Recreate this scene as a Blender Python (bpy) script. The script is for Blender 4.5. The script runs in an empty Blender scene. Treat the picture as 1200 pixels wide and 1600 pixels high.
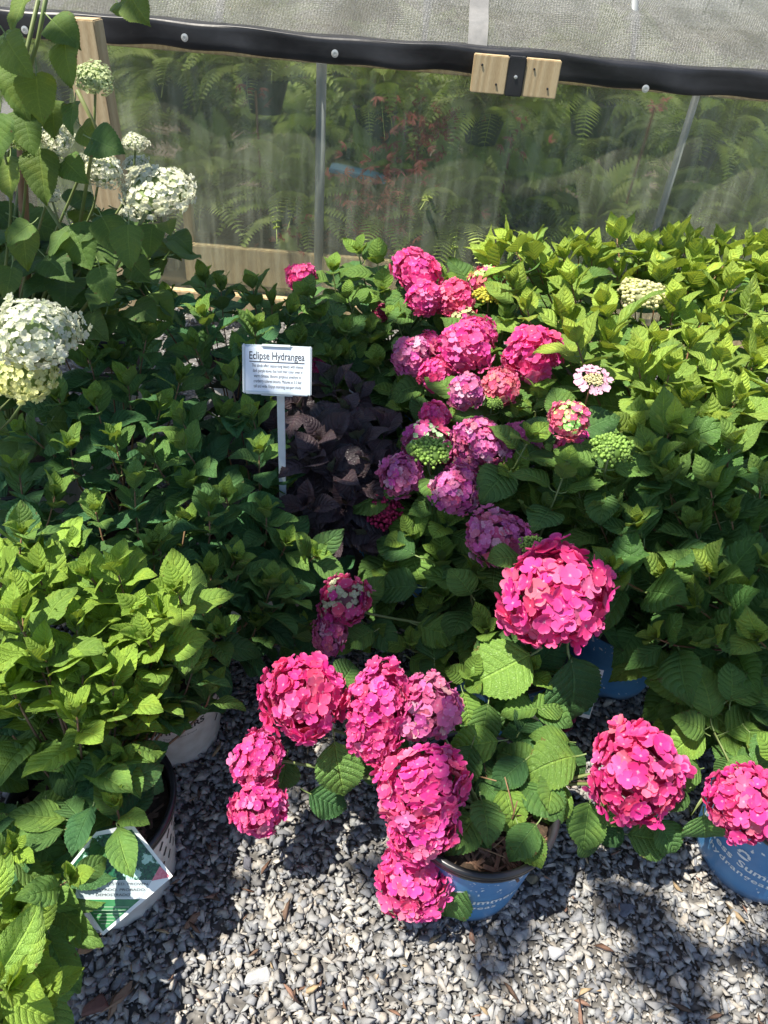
import bpy, bmesh, math, random
import numpy as np
from mathutils import Vector, Matrix

# ------------------------------------------------------------------ camera, world, sun, exposure
S = bpy.context.scene
COL = S.collection
P, T, FPX = math.radians(38), math.radians(4.9), 1155.0
CAM = Vector((0, 0, 1.45))
fw = Vector((0, math.cos(P), -math.sin(P)))
u0 = Vector((0, math.sin(P), math.cos(P))); r0 = Vector((1, 0, 0))
RT = r0 * math.cos(T) + u0 * math.sin(T)
UP = u0 * math.cos(T) - r0 * math.sin(T)
cd = bpy.data.cameras.new('camera'); cam = bpy.data.objects.new('camera', cd); COL.objects.link(cam)
cam.matrix_world = Matrix(((RT.x, UP.x, -fw.x, CAM.x), (RT.y, UP.y, -fw.y, CAM.y), (RT.z, UP.z, -fw.z, CAM.z), (0, 0, 0, 1)))
cd.sensor_fit = 'VERTICAL'; cd.sensor_height = 36; cd.lens = 36 * FPX / 1600
cd.clip_start = 0.02; cd.clip_end = 500
S.camera = cam

SUN = Vector((-0.38, -0.17, 1.0)).normalized()          # direction towards the sun
W = bpy.data.worlds.new('World'); S.world = W; W.use_nodes = True
wn = W.node_tree.nodes; wl = W.node_tree.links
sky = wn.new('ShaderNodeTexSky'); sky.sky_type = 'NISHITA'; sky.sun_disc = False
sky.sun_elevation = math.asin(SUN.z); sky.sun_rotation = math.atan2(SUN.x, SUN.y)
wl.new(sky.outputs[0], wn['Background'].inputs[0]); wn['Background'].inputs[1].default_value = 0.10
sd = bpy.data.lights.new('sun', 'SUN'); sd.energy = 5.0; sd.angle = math.radians(0.5); sd.color = (1, 0.94, 0.82)
so = bpy.data.objects.new('sun', sd); COL.objects.link(so)
so.rotation_euler = (-SUN).to_track_quat('-Z', 'Y').to_euler()
vs = S.view_settings; vs.view_transform = 'Standard'; vs.look = 'None'; vs.gamma = 1; vs.use_curve_mapping = False
vs.exposure = 1.0
S.render.resolution_x, S.render.resolution_y = 768, 1024
S.cycles.max_bounces = 7; S.cycles.diffuse_bounces = 3; S.cycles.transparent_max_bounces = 10
S.cycles.transmission_bounces = 4; S.cycles.glossy_bounces = 2

rnd = random.Random(7)
npr = np.random.RandomState(7)
def ray(px, py): return fw + RT * ((px - 600) / FPX) - UP * ((py - 800) / FPX)
def at(px, py, z):                       # the point at height z that is seen at photo pixel px, py
    d = ray(px, py); return CAM + d * ((z - CAM.z) / d.z)
def aty(px, py, y):
    d = ray(px, py); return CAM + d * (y / d.y)
def depth(p): return (p - CAM).dot(fw)

# ------------------------------------------------------------------ materials
def mat(name):
    m = bpy.data.materials.new(name); m.use_nodes = True
    nt = m.node_tree; nt.nodes.clear()
    out = nt.nodes.new('ShaderNodeOutputMaterial')
    return m, nt, out
def nd(nt, typ, **kw):
    n = nt.nodes.new(typ)
    for k, v in kw.items():
        if k.startswith('i_'):
            key = k[2:]
            key = int(key) if key.isdigit() else key.replace('_', ' ')
            n.inputs[key].default_value = v
        else: setattr(n, k, v)
    return n
def math_n(nt, op, a, b=None, c=None, clamp=False):
    n = nt.nodes.new('ShaderNodeMath'); n.operation = op; n.use_clamp = clamp
    for i, v in enumerate((a, b, c)):
        if v is None: continue
        if isinstance(v, (int, float)): n.inputs[i].default_value = v
        else: nt.links.new(v, n.inputs[i])
    return n.outputs[0]
def mixc(nt, fac, a, b, blend='MIX'):
    n = nt.nodes.new('ShaderNodeMix'); n.data_type = 'RGBA'; n.blend_type = blend
    for i, v in ((0, fac), (6, a), (7, b)):
        if isinstance(v, (int, float)): n.inputs[i].default_value = v
        elif isinstance(v, tuple): n.inputs[i].default_value = (*v, 1) if len(v) == 3 else v
        else: nt.links.new(v, n.inputs[i])
    return n.outputs[2]
def ramp(nt, fac, stops):
    n = nt.nodes.new('ShaderNodeValToRGB'); cr = n.color_ramp
    while len(cr.elements) < len(stops): cr.elements.new(0.5)
    for e, (p, c) in zip(cr.elements, stops): e.position = p; e.color = (*c, 1) if len(c) == 3 else c
    nt.links.new(fac, n.inputs[0]); return n.outputs[0]
def noise(nt, scale, detail=3, vec=None, rough=0.5):
    n = nd(nt, 'ShaderNodeTexNoise', i_Scale=scale, i_Detail=detail, i_Roughness=rough)
    if vec is not None: nt.links.new(vec, n.inputs['Vector'])
    return n.outputs[0]
def bsdf(nt, out, color, rough=0.6, bump=None, bstr=0.3, bdist=0.002, metal=0.0, spec=0.5, transl=0.0, tcol=None):
    b = nt.nodes.new('ShaderNodeBsdfPrincipled')
    if isinstance(color, tuple): b.inputs['Base Color'].default_value = (*color, 1)
    else: nt.links.new(color, b.inputs['Base Color'])
    if isinstance(rough, (int, float)): b.inputs['Roughness'].default_value = rough
    else: nt.links.new(rough, b.inputs['Roughness'])
    b.inputs['Metallic'].default_value = metal
    b.inputs['Specular IOR Level'].default_value = spec
    bo = None
    if bump is not None:
        bp = nd(nt, 'ShaderNodeBump', i_Strength=bstr, i_Distance=bdist)
        nt.links.new(bump, bp.inputs['Height']); bo = bp.outputs[0]
        nt.links.new(bo, b.inputs['Normal'])
    s = b.outputs[0]
    if transl > 0:
        t = nt.nodes.new('ShaderNodeBsdfTranslucent')
        c = tcol if tcol is not None else color
        if isinstance(c, tuple): t.inputs[0].default_value = (*c, 1)
        else: nt.links.new(c, t.inputs[0])
        if bo: nt.links.new(bo, t.inputs['Normal'])
        mx = nd(nt, 'ShaderNodeMixShader', i_0=transl)
        nt.links.new(s, mx.inputs[1]); nt.links.new(t.outputs[0], mx.inputs[2]); s = mx.outputs[0]
    if out is not None: nt.links.new(s, out.inputs[0])
    return s

def leaf_mat(name, nveins=8, slope=0.5, vein=1.7, gloss=0.42, transl=0.3, warm=(1.5, 1.3, 0.5), bstr=0.5, quilt=1.0):
    m, nt, out = mat(name)
    oi = nt.nodes.new('ShaderNodeObjectInfo')
    uv = nt.nodes.new('ShaderNodeUVMap'); sp = nt.nodes.new('ShaderNodeSeparateXYZ'); nt.links.new(uv.outputs[0], sp.inputs[0])
    ax = math_n(nt, 'ABSOLUTE', math_n(nt, 'SUBTRACT', sp.outputs[0], 0.5))          # 0..0.5 from the midrib
    t = math_n(nt, 'SUBTRACT', sp.outputs[1], math_n(nt, 'MULTIPLY', math_n(nt, 'POWER', ax, 1.25), slope))
    ph = math_n(nt, 'FRACT', math_n(nt, 'MULTIPLY', t, nveins))
    saw = math_n(nt, 'ABSOLUTE', math_n(nt, 'SUBTRACT', ph, 0.5))                    # 0.5 on a vein
    side = math_n(nt, 'SMOOTH_MIN', 1, 1)
    sv = nd(nt, 'ShaderNodeMapRange', interpolation_type='SMOOTHSTEP'); nt.links.new(saw, sv.inputs[0])
    sv.inputs[1].default_value = 0.40; sv.inputs[2].default_value = 0.5
    mid = nd(nt, 'ShaderNodeMapRange', interpolation_type='SMOOTHSTEP'); nt.links.new(ax, mid.inputs[0])
    mid.inputs[1].default_value = 0.035; mid.inputs[2].default_value = 0.008
    v = math_n(nt, 'MAXIMUM', math_n(nt, 'MULTIPLY', sv.outputs[0], 0.65), mid.outputs[0])
    n1 = noise(nt, 30, 4)
    vor = nd(nt, 'ShaderNodeTexVoronoi', feature='DISTANCE_TO_EDGE', i_Scale=26.0); nt.links.new(uv.outputs[0], vor.inputs['Vector'])
    mott = math_n(nt, 'ADD', 0.72, math_n(nt, 'MULTIPLY', n1, 0.56))
    base = mixc(nt, 1.0, oi.outputs['Color'], mott, 'MULTIPLY')
    rv = math_n(nt, 'ADD', 0.8, math_n(nt, 'MULTIPLY', oi.outputs['Random'], 0.4))
    base = mixc(nt, 1.0, base, rv, 'MULTIPLY')
    lite = mixc(nt, 1.0, base, (vein, vein * 0.93, vein), 'MULTIPLY')
    base = mixc(nt, v, base, lite)
    geo = nt.nodes.new('ShaderNodeNewGeometry')
    under = mixc(nt, 0.45, base, (0.13, 0.19, 0.09))
    base = mixc(nt, geo.outputs['Backfacing'], base, under)
    va = nd(nt, 'ShaderNodeVectorMath', operation='ADD'); nt.links.new(uv.outputs[0], va.inputs[0])
    cmb = nt.nodes.new('ShaderNodeCombineXYZ'); ro_ = math_n(nt, 'MULTIPLY', oi.outputs['Random'], 97.0)
    nt.links.new(ro_, cmb.inputs[0]); nt.links.new(ro_, cmb.inputs[2]); nt.links.new(cmb.outputs[0], va.inputs[1])
    sp2 = noise(nt, 9, 3, va.outputs[0])
    edge = math_n(nt, 'MAXIMUM', math_n(nt, 'MULTIPLY', math_n(nt, 'POWER', math_n(nt, 'MULTIPLY', ax, 2), 6.0), 0.14), math_n(nt, 'MULTIPLY', math_n(nt, 'POWER', sp.outputs[1], 8.0), 0.14))
    spots = nd(nt, 'ShaderNodeMapRange'); nt.links.new(math_n(nt, 'ADD', sp2, edge), spots.inputs[0]); spots.inputs[1].default_value = 0.72; spots.inputs[2].default_value = 0.77
    base = mixc(nt, math_n(nt, 'MULTIPLY', spots.outputs[0], 0.75), base, (0.13, 0.075, 0.03))
    big = noise(nt, 2.2, 2, va.outputs[0]); yl = nd(nt, 'ShaderNodeMapRange'); nt.links.new(big, yl.inputs[0]); yl.inputs[1].default_value = 0.52; yl.inputs[2].default_value = 0.75
    base = mixc(nt, math_n(nt, 'MULTIPLY', yl.outputs[0], 0.4), base, mixc(nt, 1.0, base, (1.7, 1.35, 0.8), 'MULTIPLY'))
    h = math_n(nt, 'SUBTRACT', math_n(nt, 'SUBTRACT', 1, math_n(nt, 'MULTIPLY', math_n(nt, 'POWER', math_n(nt, 'MULTIPLY', saw, 2), 2.0), 0.8 * quilt)), math_n(nt, 'MULTIPLY', mid.outputs[0], 0.9))
    h = math_n(nt, 'ADD', h, math_n(nt, 'MULTIPLY', math_n(nt, 'MINIMUM', vor.outputs[0], 0.25), 1.2))
    tc = mixc(nt, 1.0, base, warm, 'MULTIPLY')
    ro = math_n(nt, 'ADD', gloss, math_n(nt, 'MULTIPLY', n1, 0.2))
    bsdf(nt, out, base, ro, h, bstr, 0.0038, transl=transl, tcol=tc, spec=0.35)
    return m
def simple(name, c1, c2=None, scale=20, rough=0.6, bump=0.0, bdist=0.002, metal=0, transl=0, detail=4, spec=0.5):
    m, nt, out = mat(name)
    tc = nt.nodes.new('ShaderNodeTexCoord')
    n = noise(nt, scale, detail, tc.outputs['Object'])
    col = ramp(nt, n, [(0.3, c1), (0.7, c2 or c1)])
    bsdf(nt, out, col, rough, n if bump else None, bump, bdist, metal, spec, transl)
    return m

M = {}
M['leaf_big'] = leaf_mat('bigleaf_leaf', 8, 0.55, 1.6, 0.38, 0.32, quilt=1.0, bstr=0.9)
M['leaf_pan'] = leaf_mat('panicle_leaf', 8, 0.6, 1.45, 0.45, 0.3, quilt=0.9, bstr=0.8)
M['leaf_smooth'] = leaf_mat('smooth_leaf', 8, 0.5, 1.35, 0.5, 0.36, quilt=0.6, bstr=0.35)
M['leaf_purple'] = leaf_mat('purple_leaf', 8, 0.55, 1.5, 0.28, 0.08, (1.5, .7, .8), quilt=1.0, bstr=0.6)
M['leaf_tree'] = simple('tree_leaf', (0.05, 0.10, 0.03), (0.08, 0.14, 0.03), 3, 0.5, transl=0.2)
M['petiole'] = simple('petiole', (0.13, 0.2, 0.06), (0.2, 0.26, 0.08), 12, 0.5)
M['petiole_purple'] = simple('petiole_purple', (0.03, 0.012, 0.014), (0.06, 0.03, 0.02), 12, 0.5)
M['stem_green'] = simple('stem_green', (0.10, 0.16, 0.04), (0.2, 0.22, 0.08), 14, 0.55)
M['stem_wood'] = simple('stem_wood', (0.16, 0.09, 0.045), (0.28, 0.17, 0.09), 30, 0.8, 0.4)
M['stem_red'] = simple('stem_red', (0.17, 0.06, 0.035), (0.22, 0.14, 0.05), 14, 0.55)

def petal_mat(name, transl=0.32, centre=(0.85, 0.6, 0.75), cpos=0.16):
    m, nt, out = mat(name)
    oi = nt.nodes.new('ShaderNodeObjectInfo')
    a = nd(nt, 'ShaderNodeAttribute', attribute_name='tint')
    uv = nt.nodes.new('ShaderNodeUVMap'); sp = nt.nodes.new('ShaderNodeSeparateXYZ'); nt.links.new(uv.outputs[0], sp.inputs[0])
    c = mixc(nt, 1.0, oi.outputs['Color'], a.outputs['Color'], 'MULTIPLY')
    n = noise(nt, 60, 3)
    c = mixc(nt, 1.0, c, math_n(nt, 'ADD', 0.75, math_n(nt, 'MULTIPLY', n, 0.5)), 'MULTIPLY')
    mr = nd(nt, 'ShaderNodeMapRange'); nt.links.new(sp.outputs[1], mr.inputs[0]); mr.inputs[1].default_value = cpos; mr.inputs[2].default_value = 0.02
    c = mixc(nt, math_n(nt, 'MULTIPLY', mr.outputs[0], 0.55), c, centre)
    ed = nd(nt, 'ShaderNodeMapRange'); nt.links.new(sp.outputs[1], ed.inputs[0]); ed.inputs[1].default_value = 0.75; ed.inputs[2].default_value = 1.0
    c = mixc(nt, math_n(nt, 'MULTIPLY', ed.outputs[0], 0.18), c, centre)
    w = nd(nt, 'ShaderNodeTexWave', i_Scale=9.0, i_Distortion=1.5); nt.links.new(uv.outputs[0], w.inputs[0])
    h = math_n(nt, 'ADD', n, math_n(nt, 'MULTIPLY', w.outputs[1], 0.4))
    bsdf(nt, out, c, 0.55, h, 0.35, 0.0012, transl=transl, spec=0.3)
    return m
M['petal'] = petal_mat('pink_petal')
M['petal_white'] = petal_mat('white_petal', 0.38, (0.7, 0.75, 0.35), 0.2)
M['bud'] = petal_mat('bud', 0.1, (0.4, 0.5, 0.2))

# ------------------------------------------------------------------ mesh helpers
def mesh_obj(name, verts, faces, m, parent=None, mw=None, smooth=False, uvs=None, mats=None, midx=None):
    me = bpy.data.meshes.new(name); me.from_pydata([tuple(v) for v in verts], [], faces)
    for x in (mats or [m]): me.materials.append(x)
    if midx is not None: me.polygons.foreach_set('material_index', midx)
    if smooth: me.polygons.foreach_set('use_smooth', [True] * len(me.polygons))
    if uvs is not None:
        l = me.uv_layers.new(name='UVMap')
        vi = np.zeros(len(me.loops), np.int32); me.loops.foreach_get('vertex_index', vi)
        l.data.foreach_set('uv', np.asarray(uvs, np.float32)[vi].ravel())
    me.update()
    return link(name, me, parent, mw)
def link(name, me, parent=None, mw=None, color=None):
    o = bpy.data.objects.new(name, me); COL.objects.link(o)
    if parent is not None:
        o.parent = parent
        if mw is not None: o.matrix_local = mw
    elif mw is not None: o.matrix_world = mw
    if color is not None: o.color = (*color, 1)
    return o
def thing(name, label, cat, loc=(0, 0, 0), group=None, rz=0.0):
    o = bpy.data.objects.new(name, None); COL.objects.link(o); o.empty_display_size = 0.05
    o.location = loc; o.rotation_euler = (0, 0, rz); o['label'] = label; o['category'] = cat
    if group: o['group'] = group
    return o
def tag(o, label=None, cat=None, group=None, kind=None):
    for k, v in (('label', label), ('category', cat), ('group', group), ('kind', kind)):
        if v: o[k] = v
    return o
def lathe(profile, n=48, wob=0.0):
    vs_, fs = [], []
    for i, (r, z) in enumerate(profile):
        for k in range(n):
            a = 2 * math.pi * k / n
            vs_.append((r * math.cos(a), r * math.sin(a), z))
    for i in range(len(profile) - 1):
        for k in range(n):
            k2 = (k + 1) % n
            fs.append((i * n + k, i * n + k2, (i + 1) * n + k2, (i + 1) * n + k))
    return vs_, fs
def tube(pts, rad, n=6):
    vs_, fs = [], []
    for i, p in enumerate(pts):
        t = (pts[min(i + 1, len(pts) - 1)] - pts[max(i - 1, 0)]).normalized()
        a = t.orthogonal().normalized(); b = t.cross(a)
        r = rad[i] if isinstance(rad, (list, tuple)) else rad
        for k in range(n):
            w = 2 * math.pi * k / n; vs_.append(p + a * (r * math.cos(w)) + b * (r * math.sin(w)))
    for i in range(len(pts) - 1):
        for k in range(n):
            k2 = (k + 1) % n; fs.append((i * n + k, i * n + k2, (i + 1) * n + k2, (i + 1) * n + k))
    fs.append(tuple(range(n))[::-1]); fs.append(tuple(range((len(pts) - 1) * n, len(pts) * n)))
    return vs_, fs
def box_vf(x0, x1, y0, y1, z0, z1):
    v = [(x, y, z) for z in (z0, z1) for y in (y0, y1) for x in (x0, x1)]
    return v, [(0, 2, 3, 1), (4, 5, 7, 6), (0, 1, 5, 4), (2, 6, 7, 3), (0, 4, 6, 2), (1, 3, 7, 5)]
def bevel_box(name, dims, m, parent=None, mw=None, bev=0.003):
    bm = bmesh.new(); bmesh.ops.create_cube(bm, size=1)
    bmesh.ops.scale(bm, vec=dims, verts=bm.verts)
    bmesh.ops.bevel(bm, geom=bm.edges[:] + bm.verts[:], offset=bev, segments=2, affect='EDGES')
    me = bpy.data.meshes.new(name); bm.to_mesh(me); bm.free(); me.materials.append(m)
    return link(name, me, parent, mw)
def orient(o, ydir, nrm, s=1.0, sx=None):
    y = ydir.normalized(); x = y.cross(nrm)
    if x.length < 1e-4: x = y.orthogonal()
    x.normalize(); z = x.cross(y)
    sx = sx or s
    return Matrix(((x.x * sx, y.x * s, z.x * s, o.x), (x.y * sx, y.y * s, z.y * s, o.y), (x.z * sx, y.z * s, z.z * s, o.z), (0, 0, 0, 1)))

# leaves: unit length, y along the blade, z up
SHAPES = {
    'big': ([0, .08, .2, .35, .5, .65, .8, .9, .96, 1], [.05, .48, .82, .98, 1, .88, .6, .33, .13, 0], .37),
    'pan': ([0, .08, .2, .35, .5, .65, .8, .9, .96, 1], [.05, .36, .72, .95, 1, .9, .62, .34, .14, 0], .27),
    'acu': ([0, .08, .2, .35, .5, .65, .8, .9, .96, 1], [.05, .40, .80, 1, .97, .78, .45, .20, .08, 0], .30),
    'heart': ([0, .04, .15, .3, .45, .6, .78, .9, .96, 1], [.35, .74, .97, 1, .92, .77, .47, .22, .08, 0], .40),
    'dark': ([0, .08, .2, .35, .5, .65, .8, .9, .96, 1], [.05, .42, .8, 1, .98, .82, .5, .24, .09, 0], .31),
}
def make_leaf(kind, seed, leafmat, petmat, pet=0.14, teeth=0.05, rows=34, cols=8, arch=0.22, fold=0.22, wave=0.03):
    r = random.Random(seed)
    xs, ws, hw = SHAPES[kind]
    hw *= r.uniform(.92, 1.1)
    arch *= r.uniform(.1, 1.9); fold *= r.uniform(.4, 1.7); bend = r.uniform(-.12, .12); tw = r.uniform(-.35, .35)
    p1, p2, p3 = r.uniform(0, 6), r.uniform(0, 6), r.uniform(5, 9)
    tipcurl = r.uniform(-.1, .35)
    V, UV, Fc, MI = [], [], [], []
    for i in range(rows + 1):
        v = i / rows
        w = np.interp(v, xs, ws) * hw
        te = 1 + teeth * (1 if i % 2 else -1) * (1 if 0 < i < rows else 0)
        ang = -arch * 2 * v - tipcurl * max(0, v - .7) * 3
        for j in range(cols + 1):
            s = j / cols * 2 - 1
            ww = w * s
            yy = v
            if abs(s) == 1: ww *= te; yy += 0.012 * (1 if i % 2 else 0)
            z = abs(ww) * fold * (1 - .5 * abs(s)) * 1.6 + wave * math.sin(v * p3 * 1.6 + p1 + s) * s * s + wave * .6 * math.sin(s * 3 + p2 + v * 4)
            z += tw * ww * v * .6
            z += -arch * v * v - tipcurl * max(0, v - .7) ** 2 * 1.5
            z += arch * .2 * v
            V.append((ww + bend * v * v, pet + yy * (1 - arch * .25 * v), z)); UV.append((.5 + s * .5, v))
    n = cols + 1
    for i in range(rows):
        for j in range(cols):
            Fc.append((i * n + j, i * n + j + 1, (i + 1) * n + j + 1, (i + 1) * n + j)); MI.append(0)
    b = len(V); pr = 0.016
    for i in range(4):                       # petiole
        f = i / 3
        zz = -.04 * math.sin(f * math.pi) - .002
        for k in range(4):
            a = k * math.pi / 2 + .78
            V.append((pr * math.cos(a), f * (pet + .06), zz + pr * math.sin(a))); UV.append((.1, .0))
    for i in range(3):
        for k in range(4):
            Fc.append((b + i * 4 + k, b + i * 4 + (k + 1) % 4, b + i * 4 + 4 + (k + 1) % 4, b + i * 4 + 4 + k)); MI.append(1)
    me = bpy.data.meshes.new('leaf'); me.from_pydata(V, [], Fc)
    me.materials.append(leafmat); me.materials.append(petmat)
    me.polygons.foreach_set('material_index', MI); me.polygons.foreach_set('use_smooth', [True] * len(Fc))
    l = me.uv_layers.new(name='UVMap'); vi = np.zeros(len(me.loops), np.int32); me.loops.foreach_get('vertex_index', vi)
    l.data.foreach_set('uv', np.array(UV, np.float32)[vi].ravel()); me.update()
    return me
LEAF = {
    'big': [make_leaf('big', s, M['leaf_big'], M['petiole'], .2, .032) for s in range(10)],
    'pan': [make_leaf('pan', 20 + s, M['leaf_pan'], M['petiole'], .08, .018, arch=.16, fold=.28) for s in range(10)],
    'acu': [make_leaf('acu', 40 + s, M['leaf_big'], M['petiole'], .13, .038, arch=.2, fold=.34) for s in range(10)],
    'heart': [make_leaf('heart', 60 + s, M['leaf_smooth'], M['petiole'], .3, .03, arch=.2, fold=.15) for s in range(8)],
    'dark': [make_leaf('dark', 80 + s, M['leaf_purple'], M['petiole_purple'], .12, .035, arch=.28, fold=.3) for s in range(8)],
}
# young and mature colours of each kind
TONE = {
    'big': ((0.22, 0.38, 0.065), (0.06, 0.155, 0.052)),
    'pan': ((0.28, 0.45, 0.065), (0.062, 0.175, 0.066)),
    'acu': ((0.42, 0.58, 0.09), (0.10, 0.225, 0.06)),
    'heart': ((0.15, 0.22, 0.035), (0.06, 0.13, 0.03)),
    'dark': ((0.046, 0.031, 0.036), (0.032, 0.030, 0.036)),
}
def lerp3(a, b, t): return tuple(a[i] * (1 - t) + b[i] * t for i in range(3))
class Plant:
    """an Empty at the base of the plant; positions are given in world space and stored relative to it"""
    def __init__(s, root, kind, base_z):
        s.root, s.kind, s.n = root, kind, 0
        s.o = Vector(root.location); s.base = s.o + Vector((0, 0, base_z))
    def add_leaf(s, pos, d, nrm, size, age, name='leaf', kind=None, tone=None):
        if s.n >= 300: return
        k = kind or s.kind
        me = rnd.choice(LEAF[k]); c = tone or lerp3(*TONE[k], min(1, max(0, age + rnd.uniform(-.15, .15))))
        o = link(name, me, s.root, orient(pos - s.o, d, nrm, size, size * rnd.uniform(.9, 1.1)), c); s.n += 1
        return o
    def stem(s, pts, r0, r1, m=None, name='stem'):
        q = [p - s.o for p in pts]; n = len(q)
        v, f = tube(q, [r0 + (r1 - r0) * i / (n - 1) for i in range(n)], 6)
        return mesh_obj(name, v, f, m or M['stem_green'], s.root, smooth=True)
def bez(a, b, c, d, t):
    u = 1 - t; return a * (u ** 3) + b * (3 * u * u * t) + c * (3 * u * t * t) + d * (t ** 3)
SPEC = {   # leaf length, internode at tip, growth, pairs, stem material, radius
    'big': dict(L=.120, it=.030, pairs=3, e0=55, e1=5, m='stem_green', r=.0035),
    'pan': dict(L=.084, it=.017, pairs=5, e0=70, e1=18, m='stem_wood', r=.0028),
    'acu': dict(L=.120, it=.024, pairs=5, e0=70, e1=20, m='stem_red', r=.0028),
    'heart': dict(L=.120, it=.035, pairs=3, e0=35, e1=-25, m='stem_green', r=.003),
    'dark': dict(L=.120, it=.022, pairs=4, e0=35, e1=-15, m='petiole_purple', r=.003),
}
def shoot(pl, tip, kind=None, L=None, pairs=None, young=1.0, lean=None, rosette=True, skip=0.0, ageoff=0.0, stem=True):
    k = kind or pl.kind; sp = SPEC[k]; L = L or sp['L']; pairs = pairs or sp['pairs']
    B = pl.base + Vector((rnd.uniform(-.03, .03), rnd.uniform(-.03, .03), 0))
    hor = Vector((tip.x - B.x, tip.y - B.y, 0)); H = max(.05, tip.z - B.z)
    lean = lean or (Vector((0, 0, 1)) + hor * 1.0 + Vector((rnd.uniform(-.25, .25), rnd.uniform(-.25, .25), 0))).normalized()
    c1 = B + hor * .35 + Vector((0, 0, H * .35)); c2 = tip - lean * (H * .4 + .02)
    N = 14; pts = [bez(B, c1, c2, tip, i / N) for i in range(N + 1)]
    if stem: pl.stem(pts[::2], sp['r'], sp['r'] * .6, M[sp['m']])
    cum = [0]
    for i in range(N, 0, -1): cum.append(cum[-1] + (pts[i] - pts[i - 1]).length)
    def on(dist):
        for i in range(1, len(cum)):
            if cum[i] >= dist:
                f = (dist - cum[i - 1]) / max(1e-6, cum[i] - cum[i - 1]); a, b = pts[N - i + 1], pts[N - i]
                return a.lerp(b, f), (a - b).normalized()
        return None
    ph = rnd.uniform(0, 6.28); d = 0.0; sc = L / sp['L']
    if rosette:
        t = lean; a = t.orthogonal().normalized(); b = t.cross(a)
        for q in range(2):
            for hlf in (0, 1):
                w = ph + q * 1.57 + hlf * math.pi + rnd.uniform(-.2, .2)
                rad = a * math.cos(w) + b * math.sin(w); e = math.radians(78 - q * 14)
                dr = rad * math.cos(e) + t * math.sin(e)
                pl.add_leaf(tip, dr, t * math.cos(e) - rad * math.sin(e), L * (.28 + .18 * q) * rnd.uniform(.85, 1.15), (-.5 + .2 * q) * young + ageoff)
        d = sp['it'] * .5 * sc
    for kk in range(pairs):
        q = on(d)
        if q is None: break
        pos, t = q; a = t.orthogonal().normalized(); b = t.cross(a)
        f = kk / max(1, pairs - 1)
        e = math.radians(sp['e0'] + (sp['e1'] - sp['e0']) * f ** .8)
        size = L * min(1.08, .62 + .55 * f) * rnd.uniform(.85, 1.12)
        for hlf in (0, 1):
            if rnd.random() < skip: continue
            w = ph + kk * 1.57 + hlf * math.pi + rnd.uniform(-.25, .25)
            rad = a * math.cos(w) + b * math.sin(w); ee = e + rnd.uniform(-.2, .2)
            dr = (rad * math.cos(ee) + t * math.sin(ee) + Vector((0, 0, -.05))).normalized()
            nr = t * math.cos(ee) - rad * math.sin(ee) + Vector((0, 0, .45)) + Vector((rnd.uniform(-.2, .2), rnd.uniform(-.2, .2), 0))
            pl.add_leaf(pos, dr, nr, size, f * .8 + .2 * (1 - young) + ageoff)
        d += sp['it'] * sc * (1 + .35 * kk)
def leaf2(pl, b, t, wid=None, age=.6, kind=None, flip=0.0):
    """one hand-placed leaf from b to t, each (photo x, photo y, height)"""
    B, Tt = at(*b), at(*t); d = Tt - B
    n = Vector((flip, -.35, .8))
    return pl.add_leaf(B, d, n, d.length * .93, age, kind=kind)

# ------------------------------------------------------------------ flower heads
def floret_geo(r, npet=4, open_=0.25, size=1.0, res=3):
    """petals as small grids, centre at origin, facing +z"""
    V, UV, Fc = [], [], []
    ph = r.uniform(0, 6.28)
    for p in range(npet):
        a = ph + p * 2 * math.pi / npet + r.uniform(-.1, .1)
        ca, sa = math.cos(a), math.sin(a); cup = open_ * r.uniform(.3, 1.7); tw = r.uniform(-.25, .25); L = size * r.uniform(.88, 1.1); wd = size * r.uniform(.42, .5)
        b = len(V); lift = r.uniform(0, .05)
        prof = [(0, .10), (.3, .72), (.7, 1.05), (.93, .72), (1.0, .32)]
        for i, (v, w) in enumerate(prof):
            for j in (-1, -.5, 0, .5, 1):
                x = v * L; y = w * wd * j * (1.0)
                x2 = x - abs(j) ** 2 * .06 * L * (1 if v > .6 else 0)
                z = cup * v * v * L * .9 + .10 * size * abs(j) * v + tw * y * v + lift + .05 * size * math.sin(j * 3 + a * 5) * v
                if i == 4: x2 += .0
                V.append((x2 * ca - y * sa, x2 * sa + y * ca, z)); UV.append((.5 + j * .5, v))
        for i in range(4):
            for j in range(4):
                q = b + i * 5 + j; Fc.append((q, q + 5, q + 6, q + 1))
    b = len(V)                                # centre dot
    c = .07 * size
    for (x, y, z) in ((c, 0, .02 * size), (0, c, .02 * size), (-c, 0, .02 * size), (0, -c, .02 * size), (0, 0, .11 * size)):
        V.append((x, y, z)); UV.append((.5, .0))
    Fc += [(b, b + 1, b + 4), (b + 1, b + 2, b + 4), (b + 2, b + 3, b + 4), (b + 3, b, b + 4)]
    return np.array(V), np.array(UV), Fc
def build_mesh(name, parts, m):
    """parts: list of (V, UV, F, tint)"""
    V = np.concatenate([p[0] for p in parts]); UV = np.concatenate([p[1] for p in parts])
    C_ = np.concatenate([np.tile(np.array([*p[3], 1.0]), (len(p[0]), 1)) for p in parts])
    Fc = []; o = 0
    for p in parts:
        Fc += [tuple(i + o for i in f) for f in p[2]]; o += len(p[0])
    me = bpy.data.meshes.new(name); me.from_pydata(V.tolist(), [], Fc); me.materials.append(m)
    me.polygons.foreach_set('use_smooth', [True] * len(Fc))
    vi = np.zeros(len(me.loops), np.int32); me.loops.foreach_get('vertex_index', vi)
    me.uv_layers.new(name='UVMap').data.foreach_set('uv', UV[vi].astype(np.float32).ravel())
    me.color_attributes.new('tint', 'FLOAT_COLOR', 'POINT').data.foreach_set('color', C_.astype(np.float32).ravel())
    me.update(); return me
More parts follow.
